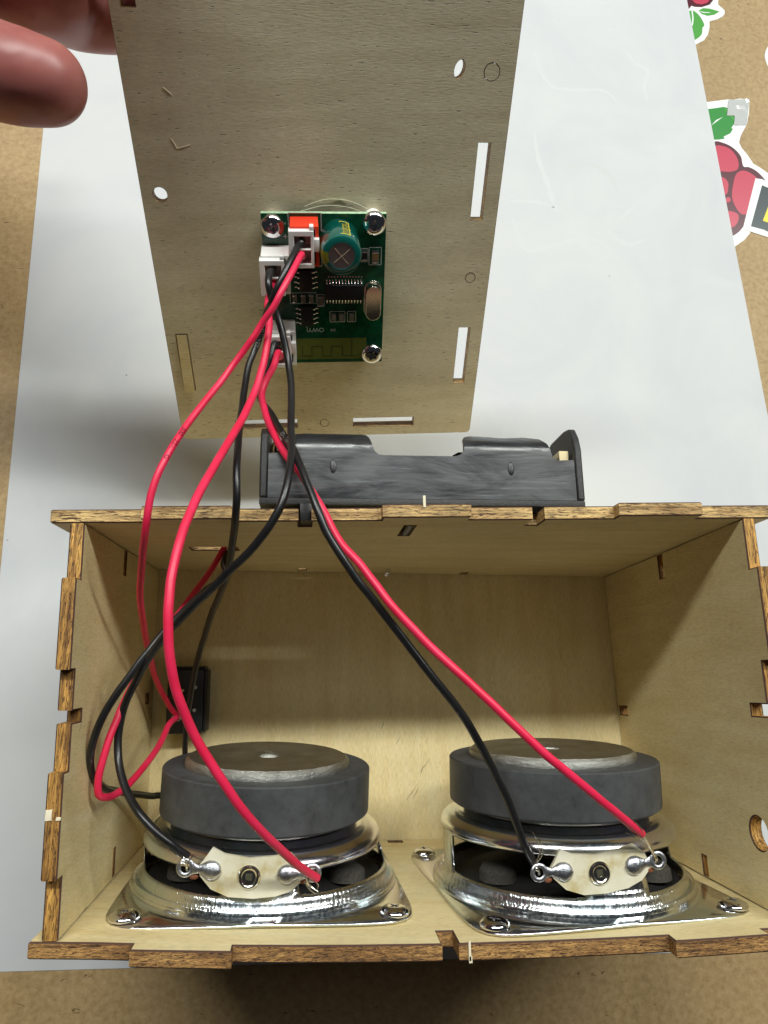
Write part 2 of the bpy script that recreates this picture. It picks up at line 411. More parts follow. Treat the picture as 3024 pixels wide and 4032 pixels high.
# ------------------------------------------------------------------ the setting: table and paper
TZ = -3.25
bm = bmesh.new(); box(bm, -700, 900, -400, 1300, TZ-18, TZ)
o = fin(bm, 'table_top', M_mdf); o['kind'] = 'structure'
o['label'] = 'speckled brown hardboard table top'

pz = -3.0
tl = onz(204,160,pz); l2 = onz(0,2260,pz); bl = onz(50,3825,pz); br = onz(2645,3752,pz); tr = onz(2705,0,pz); r2 = onz(3024,1640,pz)
def isect(a,b_,c_,d_):
    x1,y1,x2,y2,x3,y3,x4,y4 = a.x,a.y,b_.x,b_.y,c_.x,c_.y,d_.x,d_.y
    D_ = (x1-x2)*(y3-y4)-(y1-y2)*(x3-x4)
    return ((x1*y2-y1*x2)*(x3-x4)-(x1-x2)*(x3*y4-y3*x4))/D_, ((x1*y2-y1*x2)*(y3-y4)-(y1-y2)*(x3*y4-y3*x4))/D_
cBL = isect(tl,l2,bl,br); cBR = isect(tr,r2,bl,br)
ul = (tl-l2).normalized(); ur = (tr-r2).normalized()
HP = 470.0
pts = [cBL, cBR, (cBR[0]+ur.x*HP, cBR[1]+ur.y*HP), (cBL[0]+ul.x*HP, cBL[1]+ul.y*HP)]
bm = bmesh.new(); prism(bm, pts, pz-0.10, pz)
tag(fin(bm, 'paper_sheet', M_paper), 'large white paper sheet lying on the table under the box', 'paper')

paper = bpy.data.objects['paper_sheet']
M_ghost = simple('paper_show_through', (0.66,0.674,0.674), 0.62, spec=0.25); M_ghost2 = simple('paper_show_through_grey', (0.62,0.636,0.634), 0.62, spec=0.25)
for gi, (P, wd, mt_) in enumerate((([(340,170),(380,300),(460,400),(600,422),(800,430),(900,520)],1.6,M_ghost), ([(930,160),(985,235),(1080,300),(1055,400),(1080,500)],1.8,M_ghost),
      ([(340,700),(360,850),(430,1050),(475,1190),(500,1220)],2.0,M_ghost), ([(150,1150),(280,1148),(400,1162),(470,1190)],1.3,M_ghost), ([(190,1250),(235,1380),(290,1470),(480,1430),(700,1390),(840,1480),(720,1560)],1.7,M_ghost),
      ([(810,1330),(870,1390),(960,1430),(1060,1400)],2.2,M_ghost), ([(520,960),(600,915),(700,905),(840,990),(880,1100)],2.4,M_ghost2), ([(880,1290),(930,1240),(1000,1180)],1.4,M_ghost))):
    c_ = catmull([onz(1900+x*0.6028, 100+y*0.6028, pz) for x,y in P], 6)
    bm = bmesh.new(); A_ = []
    for i in range(len(c_)):
        t_ = (c_[min(i+1,len(c_)-1)]-c_[max(i-1,0)]).normalized(); n_ = Vector((-t_.y,t_.x,0)); q_ = wd*0.5*(0.15+0.85*math.sin(PI*i/(len(c_)-1))**0.6)*(1+0.3*math.sin(i*1.7+gi))
        A_.append((bm.verts.new(c_[i]+n_*q_+Vector((0,0,0.006))), bm.verts.new(c_[i]-n_*q_+Vector((0,0,0.006)))))
    for a_, b_ in zip(A_, A_[1:]): bm.faces.new((a_[0],a_[1],b_[1],b_[0]))
    fin(bm, 'show_through_mark', mt_, paper)

# ------------------------------------------------------------------ the plywood box (lying on its back, open side up)
W_, H_, D_ = 146.0, 80.86, 78.49; T_ = 3.0
def off(px, z, ideal): p = onz(px[0],px[1],z); return Vector((p.x-ideal[0], p.y-ideal[1], 0))
CO = {(0,0,0): off((575,3316),0,(0,0)), (1,0,0): Vector((0.6,-2.0,0)), (0,1,0): off((626,2243),0,(0,H_)), (1,1,0): off((2378,2271),0,(W_,H_)),
      (0,0,1): off((228,3707),D_,(0,0)), (1,0,1): Vector((0.3,-3.3,0)), (0,1,1): off((334,2059),D_,(0,H_)), (1,1,1): off((2923,2041),D_,(W_,H_))}
def warp(p):
    """the panels are dry-fitted and sit slightly out of square"""
    x = min(max(p[0]/W_,-0.06),1.06); y = min(max(p[1]/H_,-0.05),1.05); z = min(max(p[2]/D_,0),1.06)
    o_ = Vector((0,0,0))
    for (i,j,k), v in CO.items():
        o_ += v*((x if i else 1-x)*(y if j else 1-y)*(z if k else 1-z))
    bow = -1.8*4*max(0,x*(1-x))*z*max(0,1-y*1.6)
    return Vector(p)+o_+Vector((0,bow,0))
boxo = thing('speaker_box', 'open laser cut plywood box holding two loudspeakers, lying on white paper', 'box')
def panel(name, outline, holes, mapf, mats, label=None, kind=12):
    bm = bmesh.new(); prism(bm, outline, 0, T_, holes, 0, 1, grid=kind)
    for v in bm.verts: v.co = mapf(v.co)
    # charred arris: narrow dark faces come from a tiny bevel on sharp outline edges
    bmesh.ops.recalc_face_normals(bm, faces=bm.faces)
    sh = [e for e in bm.edges if len(e.link_faces)==2 and e.link_faces[0].material_index != e.link_faces[1].material_index]
    r = bmesh.ops.bevel(bm, geom=sh, offset=0.27, segments=1, affect='EDGES')
    for f in r['faces']: f.material_index = 2
    for v in bm.verts: v.co = warp(v.co)
    o = fin(bm, name, mats, boxo, 25)
    if label: o['label'] = label
    return o
def rim(a, b, z, feats):
    """top edge running from a to b at height z with tabs (+) and notches (-)"""
    pts = [(a,z)]
    for f0, f1, dz in feats: pts += [(f0,z),(f0,z+dz),(f1,z+dz),(f1,z)]
    pts.append((b,z)); return pts
# far long wall (speaker's top): xy outline = (x,z)
out = [(-7,0)]+rim(-7,153,D_,[(12,30.6,T_),(44.5,47.3,-6),(62.5,81.9,T_),(96.5,99.3,-6),(115.3,134.8,T_)])+[(153,0)]
panel('long_panel', out, [rect(16.5,40.4,28.5,46.4), rect(68.4,61.5,70.9,73.6), rect(44,3.4,46.4,8.2), rect(96.6,0.8,98.6,4.6)],
      lambda c: Vector((c.x, H_+c.z, c.y)), [M_ply_x, M_edge_x, M_char], 'panel with the battery holder behind it')
# near long wall (carries the speakers)
out = [(-5.3,0)]+rim(-5.3,152,D_,[(13.7,32.2,T_),(72.4,75.7,-6.5),(118.4,138.2,T_)])+[(152,0)]
panel('long_panel', out, [circ(36.5,38,27,40), circ(109,43.5,27,40), rect(70.5,1,74.5,3.4)], lambda c: Vector((c.x, -c.z, c.y)), [M_ply_x, M_edge_x2, M_char], 'panel the loudspeakers are screwed to')
# left side wall: outline = (y,z)
out = [(0.05,0.05)]+rim(0.05,H_-0.05,D_,[(11.2,30.5,T_),(39.5,42.0,-6.3),(50.1,68.7,T_)])+[(H_-0.05,0.05)]
panel('side_panel', out, [rect(74,41.5,80.2,44), rect(0.9,37.2,7,39.2), rect(40,6,42.6,10.6)], lambda c: Vector((-c.z, c.x, c.y)), [M_ply_z, M_edge_y, M_char])
out = [(0.05,0.05)]+rim(0.05,H_-0.05,D_,[(11.2,30.5,T_),(38.9,41.4,-6.3),(50.1,69.7,T_)])+[(H_-0.05,0.05)]
panel('side_panel', out, [rect(74,37.4,80.4,39.9), rect(0.5,43.0,5.0,45.2), rect(36.6,1.6,39.1,7.4), circ(14.9,69.3,3.4,24)], lambda c: Vector((W_+c.z, c.x, c.y)), [M_ply_z, M_edge_y, M_char])
# floor (speaker's front face, now the bottom)
bm = bmesh.new(); prism(bm, rect(-3.2,-3.6,W_+3.4,H_+3.2), -T_+0.05, 0.0, [rect(4.6,33,15.4,50)], 0, 1, grid=14)
for v in bm.verts: v.co = Vector((v.co.x+warp((v.co.x,v.co.y,0)).x-v.co.x, warp((v.co.x,v.co.y,0)).y, v.co.z))
fin(bm, 'base_panel', [M_ply_y, M_edge_x, M_char], boxo, 25)
# pale splinter and chips left on the burnt edges
def chip(u, v, z, sx, sy):
    p = onz(u,v,z); bm = bmesh.new(); box(bm, p.x-sx/2,p.x+sx/2,p.y-sy/2,p.y+sy/2,z-0.1,z+0.12, bev=0.05)
    for vv in bm.verts: vv.co += Vector((random.uniform(-.1,.1),random.uniform(-.1,.1),0))
    o = fin(bm, 'wood_chip', simple_chip, boxo, 30)
simple_chip = simple('raw_pale_wood', (0.80,0.72,0.52), 0.7, nb=(2,2,2), nstr=0.5)
chip(192,3210,D_+T_+0.1,1.1,1.9); chip(230,3225,D_+T_+0.1,0.8,0.5); chip(1671,1975,D_+T_+0.1,0.5,2.6); chip(1850,3745,D_+0.1,0.4,3.6); chip(1853,3778,D_+0.1,0.5,1.2)

for zc0,zc1,xx,rr_,yy in ((62.0,72.6,69.7,0.95,H_+0.9),(5.0,11.0,70.8,0.9,H_-0.95)):
    bm = bmesh.new(); sweep(bm, [(xx,yy,zc0+(zc1-zc0)*k/40) for k in range(41)], [rr_*(1.0 if k%4<2 else 0.8) for k in range(41)], 12)
    fin(bm, 'bolt', M_dark_steel if zc0 > 20 else M_chrome, boxo, 30)
M_scuff = simple('grey_pencil_scuff', (0.30,0.25,0.14), 0.7)
for (u0,v0,u1,v1) in ((1652,3040,1690,2990),(1648,3098,1625,3145),(1600,3150,1645,3085),(1560,2930,1575,2900),(1500,2870,1512,2840),(1655,3052,1665,3010)):
    a = onz(u0,v0,0); c_ = onz(u1,v1,0)
    bm = bmesh.new(); sweep(bm, [(a.x,a.y,-0.02),((a.x+c_.x)/2+0.15,(a.y+c_.y)/2,0.0),(c_.x,c_.y,-0.02)], [0.05,0.11,0.03], 6); fin(bm, 'scuff_mark', M_scuff, boxo)

# ------------------------------------------------------------------ loudspeakers
def speaker(cx, cz, label, term_rot, r_mag, lean, stand, spin, mshift, tpos):
    base = warp((cx,0,cz))
    X = (warp((cx+28,0,cz))-warp((cx-28,0,cz))).normalized()
    Y = (warp((cx,0,cz-28))-warp((cx,0,cz+28))).normalized()          # local y points down into the box
    Z = X.cross(Y).normalized(); Y = Z.cross(X)
    lift = max((warp((cx+sx_*q_,0,cz+sz_*q_))-base).dot(Z) for sx_ in (-1,0,1) for sz_ in (-1,0,1) for q_ in (20,31))
    m = Matrix((X, Y, Z)).transposed()
    m4 = m.to_4x4(); m4.translation = (base+Z*(lift+0.15))*S
    t = thing('loudspeaker', label, 'loudspeaker', m4, 'loudspeakers screwed inside the box')
    # basket: flange + drawn wall with four windows + top ring
    bm = bmesh.new()
    n = 96
    def sq(r_, i):
        a = 2*PI*i/n; ca, sa = math.cos(a), math.sin(a); p_ = 9.0
        k = (abs(ca)**p_+abs(sa)**p_)**(-1/p_); return (32.2*k*ca, 32.2*k*sa)
    flange = [bm.verts.new((*sq(0,i),0.0)) for i in range(n)]
    prof = [(31.7,0.25),(31.5,1.5),(31.0,2.3),(30.4,2.2),(30.0,1.7),(29.75,1.9),(29.7,2.9),(29.3,3.6),(28.9,4.4),(28.3,8.7),(28.6,9.3),(28.5,10.3),(27.9,11.3),(26.8,12.1),(25.2,12.5),(24.0,12.2),(23.1,12.2),(22.3,13.2),(15,13.3)]
    def skip(k, a):
        if k != 8: return False
        for c_, w_ in ((0,9),(90,9),(180,9),(270,16)):
            if abs((a-c_+180)%360-180) < w_: return False
        return True
    rg = lathe(bm, prof, n, skip)
    for i in range(n):
        j = (i+1)%n; bm.faces.new((flange[i],flange[j],rg[0][j],rg[0][i]))
    bas = fin(bm, 'basket', M_zinc, t, 60)
    md = bas.modifiers.new('thickness','SOLIDIFY'); md.thickness = 0.55*S; md.offset = -1
    # cone, spider, coil
    lathe_ob('cone', [(29.0,1.3),(27.6,2.2),(26.2,1.4),(25,1.0),(17,3.4),(9.5,6.6)], M_cone, t, 64)
    lathe_ob('spider', [(20.5,7.6),(19,8.2),(18,7.5),(17,8.2),(16,7.5),(15,8.2),(14,7.5),(13,8.2),(12,7.6),(9.8,7.9),(9.8,6.2)], M_spider, t, 48)
    lathe_ob('voice_coil', [(9.4,5.5),(9.4,13.0)], M_spider, t, 32)
    for a_, r_ in ((205,19.5),(-28,21.5)):
        lathe_ob('felt_pad', [(0,5.4),(3.4,5.3),(4.4,4.6),(4.6,2.6)], M_felt, t, 24, x0=r_*math.cos(math.radians(a_)), y0=r_*math.sin(math.radians(a_)))
    lathe_ob('front_plate', [(0,13.35),(21.6,13.35),(21.8,13.5),(21.8,14.6),(0,14.6)], M_dark_steel, t, 64)
    R = r_mag
    lathe_ob('magnet', [(0,14.6),(R-0.9,14.6),(R-0.1,15.2),(R,15.7),(R,25.05),(R-0.3,25.4),(0,25.4)], M_ferrite, t, 96, 22)
    rp = R-5.2
    lathe_ob('back_plate', [(rp-0.1,25.4),(rp+0.05,26.0),(rp-0.1,26.9),(rp-0.9,27.5),(3.6,27.5),(2.6,27.1),(1.7,25.7),(0,25.6)], M_yoke, t, 96, 30)
    text_ob('rating_mark', '4\u03a95W', 3.4, M_dark_steel, t.children[-1], Matrix.Translation(Vector((0.8,-6.2,27.5))*S) @ Matrix.Diagonal((-1,1,1,1)) @ Matrix.Rotation(PI,4,'Z'), 0.05)
    # terminal strip riveted to the front strut, facing the opening (local -y)
    tm = bpy.data.objects.new('terminal_strip', None); 
    P = [(635,600),(690,625),(800,640),(910,630),(985,615),(1030,655),(1055,715),(1000,765),(930,790),(830,800),(720,795),(640,765),(590,715),(575,680),(600,650)]
    q = 0.0455
    pl = [((x-805)*q, (715-y)*q*1.04) for x,y in P]
    bm = bmesh.new(); prism(bm, pl, 0, 0.9, [circ(0,0,1.5,16)])
    ts = fin(bm, 'terminal_strip', M_fibre, t)
    # local strip frame: u -> x, v -> axis (z), out -> -y
    ts.matrix_local = Matrix.Translation(Vector((tpos[0],-31.0,tpos[1]))*S) @ Matrix.Rotation(math.radians(term_rot),4,'Y') @ Matrix(((1,0,0,0),(0,0,-1,0),(0,1,0,0),(0,0,0,1)))
    bm = bmesh.new(); rr = lathe(bm, [(2.3,0.85),(2.35,1.15),(2.0,1.5),(1.6,1.45),(1.2,1.0),(1.1,-0.6)], 28)
    fin(bm, 'rivet', M_crystal, ts, 50)
    bm = bmesh.new(); prism(bm, circ(0,0,1.62,20), 0.92, 1.22, [rect(-0.68,-0.75,0.68,0.75)]); fin(bm, 'rivet_bore', M_crystal, ts)
    for sg in (-1,1):
        bm = bmesh.new()
        # flat pear-shaped lug: solder pad narrowing to a neck, then a flat eyelet
        bx_ = sg*7.6; by_ = 1.1 if sg < 0 else 0.6
        cxr = bx_+sg*5.2; cyr = by_+0.5
        n_l = 24; st = []
        for k in range(n_l+1):
            u_ = k/n_l; x_ = -2.0+u_*6.0
            wd = 1.95*math.sqrt(max(0,1-(x_/2.0)**2)) if x_ < 1.0 else 1.69+(0.80-1.69)*min(1,(x_-1.0)/1.5) if x_ < 2.5 else 0.80+0.45*(x_-2.5)/1.5
            hh = 1.05*math.sqrt(max(0,1-((x_+0.1)/2.2)**2)) if x_ < 0.9 else 0.93+(0.34-0.93)*min(1,(x_-0.9)/1.9)
            st.append((x_, max(wd,0.03), max(hh,0.05)))
        prev = None
        for x_, wd, hh in st:
            ring_ = [bm.verts.new((bx_+sg*x_, by_+0.5*max(0,x_)/5.2+wd*math.cos(PI*j/8), 0.92+hh*math.sin(PI*j/8))) for j in range(9)]
            if prev:
                for j in range(8): bm.faces.new((prev[j],ring_[j],ring_[j+1],prev[j+1]))
            prev = ring_
        fl_ = [(1.75,1.0),(1.85,1.15),(1.72,1.32),(1.35,1.38),(1.0,1.32),(0.88,1.15),(0.95,0.98)]
        lathe(bm, fl_+[fl_[0]], 28, x0=cxr, y0=cyr)
        fin(bm, 'solder_lug', M_solder, ts, 60)
        bm = bmesh.new(); s_ = bmesh.ops.create_icosphere(bm, subdivisions=2, radius=1.0)
        for v in s_['verts']:
            v.co = Vector((bx_+sg*3.4+v.co.x*0.9, by_-1.3+v.co.y*0.5, 0.6+v.co.z*0.4))+Vector((random.uniform(-.1,.1),)*3)
        fin(bm, 'flux', M_rust, ts, 60)
    # screws
    k_ = math.tan(math.radians(lean))
    for ch in t.children:
        if ch.type == 'MESH' and ch.name.split('.')[0] not in ('terminal_strip','cone'):
            for v in ch.data.vertices:
                f_ = min(1.0, max(0.0, (v.co.z/S-4.4)/4.0)); y_, z_ = v.co.y, v.co.z
                v.co.y = y_ - (z_-4.4*S)*k_*f_; v.co.z = z_ + y_*k_*f_ + stand*S*f_; v.co.x += mshift*S*f_
        if ch.name.split('.')[0] == 'basket': ch.rotation_euler.z = math.radians(spin)
    for sx_ in (-1,1):
        for sy_ in (-1,1):
            ca_, sa_ = math.cos(math.radians(spin)), math.sin(math.radians(spin))
            sc = screw(t, (27.6*(sx_*ca_-sy_*sa_), 27.6*(sx_*sa_+sy_*ca_), 0.25), 3.1, 1.5, random.uniform(0,90))
    return t
def screw(parent, loc, r, h, rot, n=32, name='screw'):
    """pan-head screw with a cross recess"""
    bm = bmesh.new()
    lathe(bm, [(r,0),(r*1.02,h*0.25),(r*0.93,h*0.62),(r*0.72,h*0.90),(r*0.48,h)], n)
    # recess: star-shaped inner rim dropping to a floor
    ring = []; low = []
    for i in range(n):
        a = 2*PI*i/n; c4 = abs(math.cos(2*a))
        ring.append(bm.verts.new((r*0.48*math.cos(a), r*0.48*math.sin(a), h)))
        rr = r*(0.16+0.27*c4**3); low.append(bm.verts.new((rr*math.cos(a), rr*math.sin(a), h*0.985)))
    fl = [bm.verts.new((v.co.x*0.82, v.co.y*0.82, h*0.35)) for v in low]
    cen = bm.verts.new((0,0,h*0.2))
    for i in range(n):
        j = (i+1)%n
        bm.faces.new((ring[i],ring[j],low[j],low[i])); bm.faces.new((low[i],low[j],fl[j],fl[i])); bm.faces.new((fl[i],fl[j],cen))
    bmesh.ops.remove_doubles(bm, verts=bm.verts, dist=1e-4)
    o = fin(bm, name, M_chrome, parent, 40)
    o.matrix_local = Matrix.Translation(Vector(loc)*S) @ Matrix.Rotation(math.radians(rot),4,'Z')
    return o
spkL = speaker(36.3, 38.5, 'left loudspeaker, beside the switch, tangled wires behind it', 1, 25.4, 3.2, 1.2, 2.5, -0.9, (-1.8,8.9))
spkR = speaker(108.8, 42.5, 'right loudspeaker, standing alone next to the round hole in the side wall', -5, 26.0, 0.6, 3.6, 6.5, -1.0, (-2.2,10.0))

# ------------------------------------------------------------------ rocker switch in the floor
sw = thing('rocker_switch', 'black rocker switch set into the box floor with red wires soldered on', 'switch', Matrix.Translation(Vector((10.2,41.4,0))*S))
bx('housing', (-5.6,5.0,-9.2,9.2,-2.8,8.0), M_switch, sw, 0.5)
bx('clip', (5.05,5.9,-8.6,9.2,0.2,7.2), M_switch, sw, 0.2)
bx('clip', (-5.6,5.0,9.25,10.2,0.2,6.6), M_switch, sw, 0.2)
for y_ in (3.2,-4.2):
    bm = bmesh.new(); prism(bm, [(-1.6,0),(1.6,0),(1.6,4.2),(0.9,5.4),(-0.9,5.4),(-1.6,4.2)], -0.35, 0.35, [circ(0,3.4,0.7,12)])
    o = fin(bm, 'terminal', M_strand, sw); o.matrix_local = Matrix.Translation(Vector((-1.6,y_,7.9))*S) @ Matrix.Rotation(PI/2,4,'X')
    bm = bmesh.new(); s_ = bmesh.ops.create_icosphere(bm, subdivisions=3, radius=1.0)
    for v in s_['verts']: v.co = Vector((-1.6+v.co.x*1.15, y_-0.4+v.co.y*0.9, 11.3+v.co.z*1.1))
    fin(bm, 'solder_joint', M_solder, sw, 60)
for y_ in (4.0,-2.6):
    bm = bmesh.new(); lathe(bm, [(0.55,8.0),(0.5,8.25),(0,8.3)], 14, x0=2.6, y0=y_); fin(bm, 'rivet', M_solder, sw, 40)

# ------------------------------------------------------------------ battery holder behind the far wall
ztop = 76.0; hx0, hx1 = onz(1022,1900,ztop).x, onz(2297,1900,ztop).x; hy = H_+T_+2.6
M_h = Matrix.Translation(Vector((0,0,0)))
bh = thing('battery_holder', 'empty black single cell battery holder standing behind the plywood box', 'battery holder')
L_ = hx1-hx0; HK = 0.85
def wallpoly(z0, z1, name, mats):
    """long side wall with the deep finger cut-out; outline = (x along, height away from the base)"""
    c = [(0,0),(L_,0)]
    top = [(L_,0),(L_,18.6),(L_-2.5,18.6)]
    pts = [(0,0),(L_,0),(L_,17.0),(70.5,17.0)]
    pts = [(1.8,0),(L_-1.8,0),(L_-1.8,9.2),(68.6,9.0),(67.6,9.8),(67.1,11.6),(66.6,13),(65.3,14.6),(62,15.3),(58.5,14.9),(56,14.7),(53,15.2),(50,15.4),(48.6,15.4),(47.3,14.9),(46.9,14.2),(46.6,11.2),(46.0,10.2),(45.0,9.75),(43.8,9.6),
           (27.9,9.6),(26.6,9.8),(25.8,10.5),(25.2,12.2),(24.6,14.2),(24.0,15.0),(22.8,15.3),(9.5,15.3),(7.8,14.9),(5.2,14.6),(4.7,13.6),(4.5,10.6),(3.9,9.8),(1.8,9.7)]
    pts = [(px_, py_*1.07) for px_, py_ in pts]
    bm = bmesh.new(); prism(bm, pts, z0, z1, [], 0, 1, grid=0.9)
    for v in bm.verts:
        over = max(0, v.co.y-12.2); sgz = 1 if z0 > 60 else -1
        v.co = Vector((hx0+v.co.x, hy+v.co.y, v.co.z-sgz*over*over*0.20))
    o = fin(bm, name, mats, bh, 30)
    md = o.modifiers.new('bevel','BEVEL'); md.width = 0.35*S; md.segments = 2; md.limit_method = 'ANGLE'; md.angle_limit = 0.6
    return o
wallpoly(ztop-1.6, ztop, 'side_wall', [M_worn, M_plblack])
wallpoly(ztop-21.0, ztop-19.4, 'side_wall', [M_plblack, M_plblack])
bx('base', (hx0,hx1,hy-1.55,hy-0.05,ztop-21.0,ztop+0.25), M_plrough, bh, 0.25)
for s0, s1, dx in ((hx0-0.05,hx0+1.75,0),(hx1-1.75,hx1+0.05,0)):
    rr = 17.2 if s0 < 60 else 18.4
    pts = [(0,ztop-21.0),(0,ztop+0.4),(12.4,ztop+0.4),(15.2,ztop-0.4),(rr,ztop-2.6),(rr+0.6,ztop-6),(rr+0.6,ztop-15),(rr-0.5,ztop-19),(13,ztop-21)]
    bm = bmesh.new(); prism(bm, pts, s0, s1)
    for v in bm.verts: v.co = Vector((v.co.z, hy+v.co.x, v.co.y))
    o = fin(bm, 'end_wall', M_plrough, bh, 30)
    md = o.modifiers.new('bevel','BEVEL'); md.width = 0.4*S; md.segments = 2
# spring, button contact, rivets on the side
bm = bmesh.new(); sweep(bm, [(hx0+2.2+6.5*t/60, hy+11+(4.6-1.6*t/60)*math.sin(t*0.42), ztop-9.5+(4.6-1.6*t/60)*math.cos(t*0.42)) for t in range(61)], 0.45, 8); fin(bm, 'spring', M_brass, bh, 60)
bm = bmesh.new(); prism(bm, rect(hy+6.5,ztop-13,hy+12.6,ztop-1.9), hx1-4.6, hx1-2.4)
for v in bm.verts: v.co = Vector((v.co.z, v.co.x, v.co.y))
fin(bm, 'contact_plate', M_brass, bh)
for (u, v) in ((1312,1838),(2012,1848)):
    p = onz(u,v,ztop); bm = bmesh.new()
    s_ = bmesh.ops.create_icosphere(bm, subdivisions=3, radius=1.0)
    for q in s_['verts']: q.co = Vector((p.x+q.co.x*0.75, p.y+q.co.y*(1.5+0.3*(q.co.y>0)), ztop+q.co.z*0.22))
    fin(bm, 'moulded_bump', M_plblack, bh, 60)
bx('hook', (44.55,47.25,H_+0.1,hy-1.6,D_-5.9,D_-1.2), M_plblack, bh, 0.1)
# ------------------------------------------------------------------ the loose panel (held up, leaning) in its own frame
P0 = Vector((7.969, 118.449, 21.409)); EX = Vector((0.99905,0.04214,0.01079)).normalized(); EY = Vector((-0.03424,0.60879,0.79260))
EY = (EY-EX*EY.dot(EX)).normalized(); EN = EX.cross(EY)
ML = Matrix((EX,EY,EN)).transposed().to_4x4(); ML.translation = P0*S
def lidw(x, y, h): return P0+EX*x+EY*y+EN*h
lid = thing('loose_panel', 'loose plywood panel with laser cut slots, held up by fingers, circuit board on it', 'panel', ML)
LW, LL = 88.0, 152.0
def rrect(x0,y0,x1,y1,r,n=5):
    P = []
    for cx,cy,a0 in ((x1-r,y0+r,-90),(x1-r,y1-r,0),(x0+r,y1-r,90),(x0+r,y0+r,180)):
        P += [(cx+r*math.cos(math.radians(a0+90*k/n)), cy+r*math.sin(math.radians(a0+90*k/n))) for k in range(n+1)]
    return P
holes = [rect(81.1,64.4,84.2,82.4), rect(81.1,17.5,84.4,35.1), rect(51.4,3.0,70.0,6.1), rect(16.0,3.2,34.5,6.2), rect(2.7,16.7,5.9,34.1),
         rect(2.4,107,5.5,125), rect(81.1,111,84.2,129), circ(4.4,70.0,1.75,18), [(75.0+1.2*math.cos(a)+0.3*math.sin(a), 97.4+1.85*math.sin(a)) for a in [2*PI*k/16 for k in range(16)]]]
rings = [(82.5,97.0,1.85),(82.8,49.4,1.35),(42.7,4.7,1.35)]
for cx,cy,r_ in rings: holes.append(circ(cx,cy,r_,20))
bm = bmesh.new(); prism(bm, rrect(0,0,LW,LL,1.3), -T_, 0, holes, 0, 1)
bmesh.ops.recalc_face_normals(bm, faces=bm.faces)
sh = [e for e in bm.edges if len(e.link_faces)==2 and e.link_faces[0].material_index != e.link_faces[1].material_index]
r = bmesh.ops.bevel(bm, geom=sh, offset=0.07, segments=1, affect='EDGES')
for f in r['faces']: f.material_index = 2
fin(bm, 'board', [M_lid, M_edge_x, M_char], lid)
# cut-outs not yet pushed out: three discs and one slot plug
for cx,cy,r_ in rings:
    bm = bmesh.new(); prism(bm, circ(cx+0.03,cy-0.02,r_-0.13,20), -T_+0.02, -0.03); fin(bm, 'unpunched_disc', M_lid, lid)
bm = bmesh.new(); box(bm, 2.95,5.65,16.9,33.75,-T_+0.05,0.0)
for v in bm.verts: v.co.z += 0.05+ (33.75-v.co.y)*0.085
fin(bm, 'unpunched_slot_plug', [M_ply_x], lid)  # same wood as the panel; paler veneer paints in light its tilt catches
# scratches
for (u0,v0,u1,v1) in ((640,343,677,375),(697,585,672,545),(697,585,750,570)):
    a = onpl(u0,v0,P0,EN)-P0; c_ = onpl(u1,v1,P0,EN)-P0
    bm = bmesh.new(); sweep(bm, [(a.dot(EX),a.dot(EY),0.0),(((a+c_)/2).dot(EX)+0.1,((a+c_)/2).dot(EY),0.03),(c_.dot(EX),c_.dot(EY),0.0)], 0.09, 6); fin(bm, 'scratch', simple_chip, lid)

# ------------------------------------------------------------------ amplifier board on the loose panel
BH = 4.5           # height of the board's top face above the panel
amp = thing('amplifier_board', 'green amplifier circuit board screwed to the loose plywood panel', 'circuit board', ML)
bm = bmesh.new(); prism(bm, rect(28.3,27.3,59.0,67.2), BH-1.6, BH, [circ(31,64.2,1.6,16),circ(56,65.0,1.6,16),circ(56.1,29.9,1.6,16)], 0, 1)
fin(bm, 'board', [M_pcb, M_fr4], amp)
bx('antenna_area', (34.9,54.6,28.3,34.5,BH,BH+0.03), M_ant, amp, 0)
def track(pts, wd, mat, name, z=BH+0.05):
    bm = bmesh.new()
    for (xa,ya),(xb,yb) in zip(pts,pts[1:]):
        x0,x1 = sorted((xa,xb)); y0,y1 = sorted((ya,yb)); box(bm, x0-wd/2,x1+wd/2,y0-wd/2,y1+wd/2,z-0.05,z+0.02)
    return fin(bm, name, mat, amp)
track([(37,32.2),(37,29.3),(39.6,29.3),(39.6,32.1),(42.6,32.1),(42.6,29.2),(45,29.2),(45,32.1),(48,32.1),(48,29.2),(52.4,29.2)], 0.17, M_track, 'antenna_track')
track([(50.6,34.4),(50.6,29.2)], 0.17, M_track, 'antenna_track')
def outline_silk(x0,y0,x1,y1,name='silkscreen_outline'):
    w2 = 0.09; bm = bmesh.new(); z = BH+0.015
    for a in ((x0,x1,y0-w2,y0+w2),(x0,x1,y1-w2,y1+w2),(x0-w2,x0+w2,y0+w2,y1-w2),(x1-w2,x1+w2,y0+w2,y1-w2)): box(bm, *a, z-0.01, z+0.02)
    fin(bm, name, M_silk, amp)
for a in ((34.9,54.3,42.9,67.3),(34.4,44.4,41.2,47.3),(44.7,39.2,48.7,42.1),(49.4,39.2,51.6,42.1),(41.5,43.6,43.2,46.8),(54.9,54.6,58.0,59.0),(52.8,55.4,54.6,58.7)):
    outline_silk(*a)
def chip_comp(name, x0,y0,x1,y1,h, mat, ends='y', r=0.3):
    o = bx(name, (x0,x1,y0,y1,BH,BH+h), mat, amp, 0.06)
    if ends == 'y':
        for a in ((x0-0.03,x1+0.03,y0-0.05,y0+r),(x0-0.03,x1+0.03,y1-r,y1+0.05)):
            b_ = bx('end_cap', (*a, BH, BH+h+0.04), M_pad, o, 0.05)
chip_comp('resistor', 55.6,55.2,57.3,58.4,0.8, M_cerb, r=0.75)
chip_comp('resistor', 53.1,55.8,54.3,58.3,0.6, M_chip, r=0.5)
for x_ in (35.6,37.8,39.9): chip_comp('capacitor', x_-0.55,44.9,x_+0.55,46.9,0.7, M_cercap)
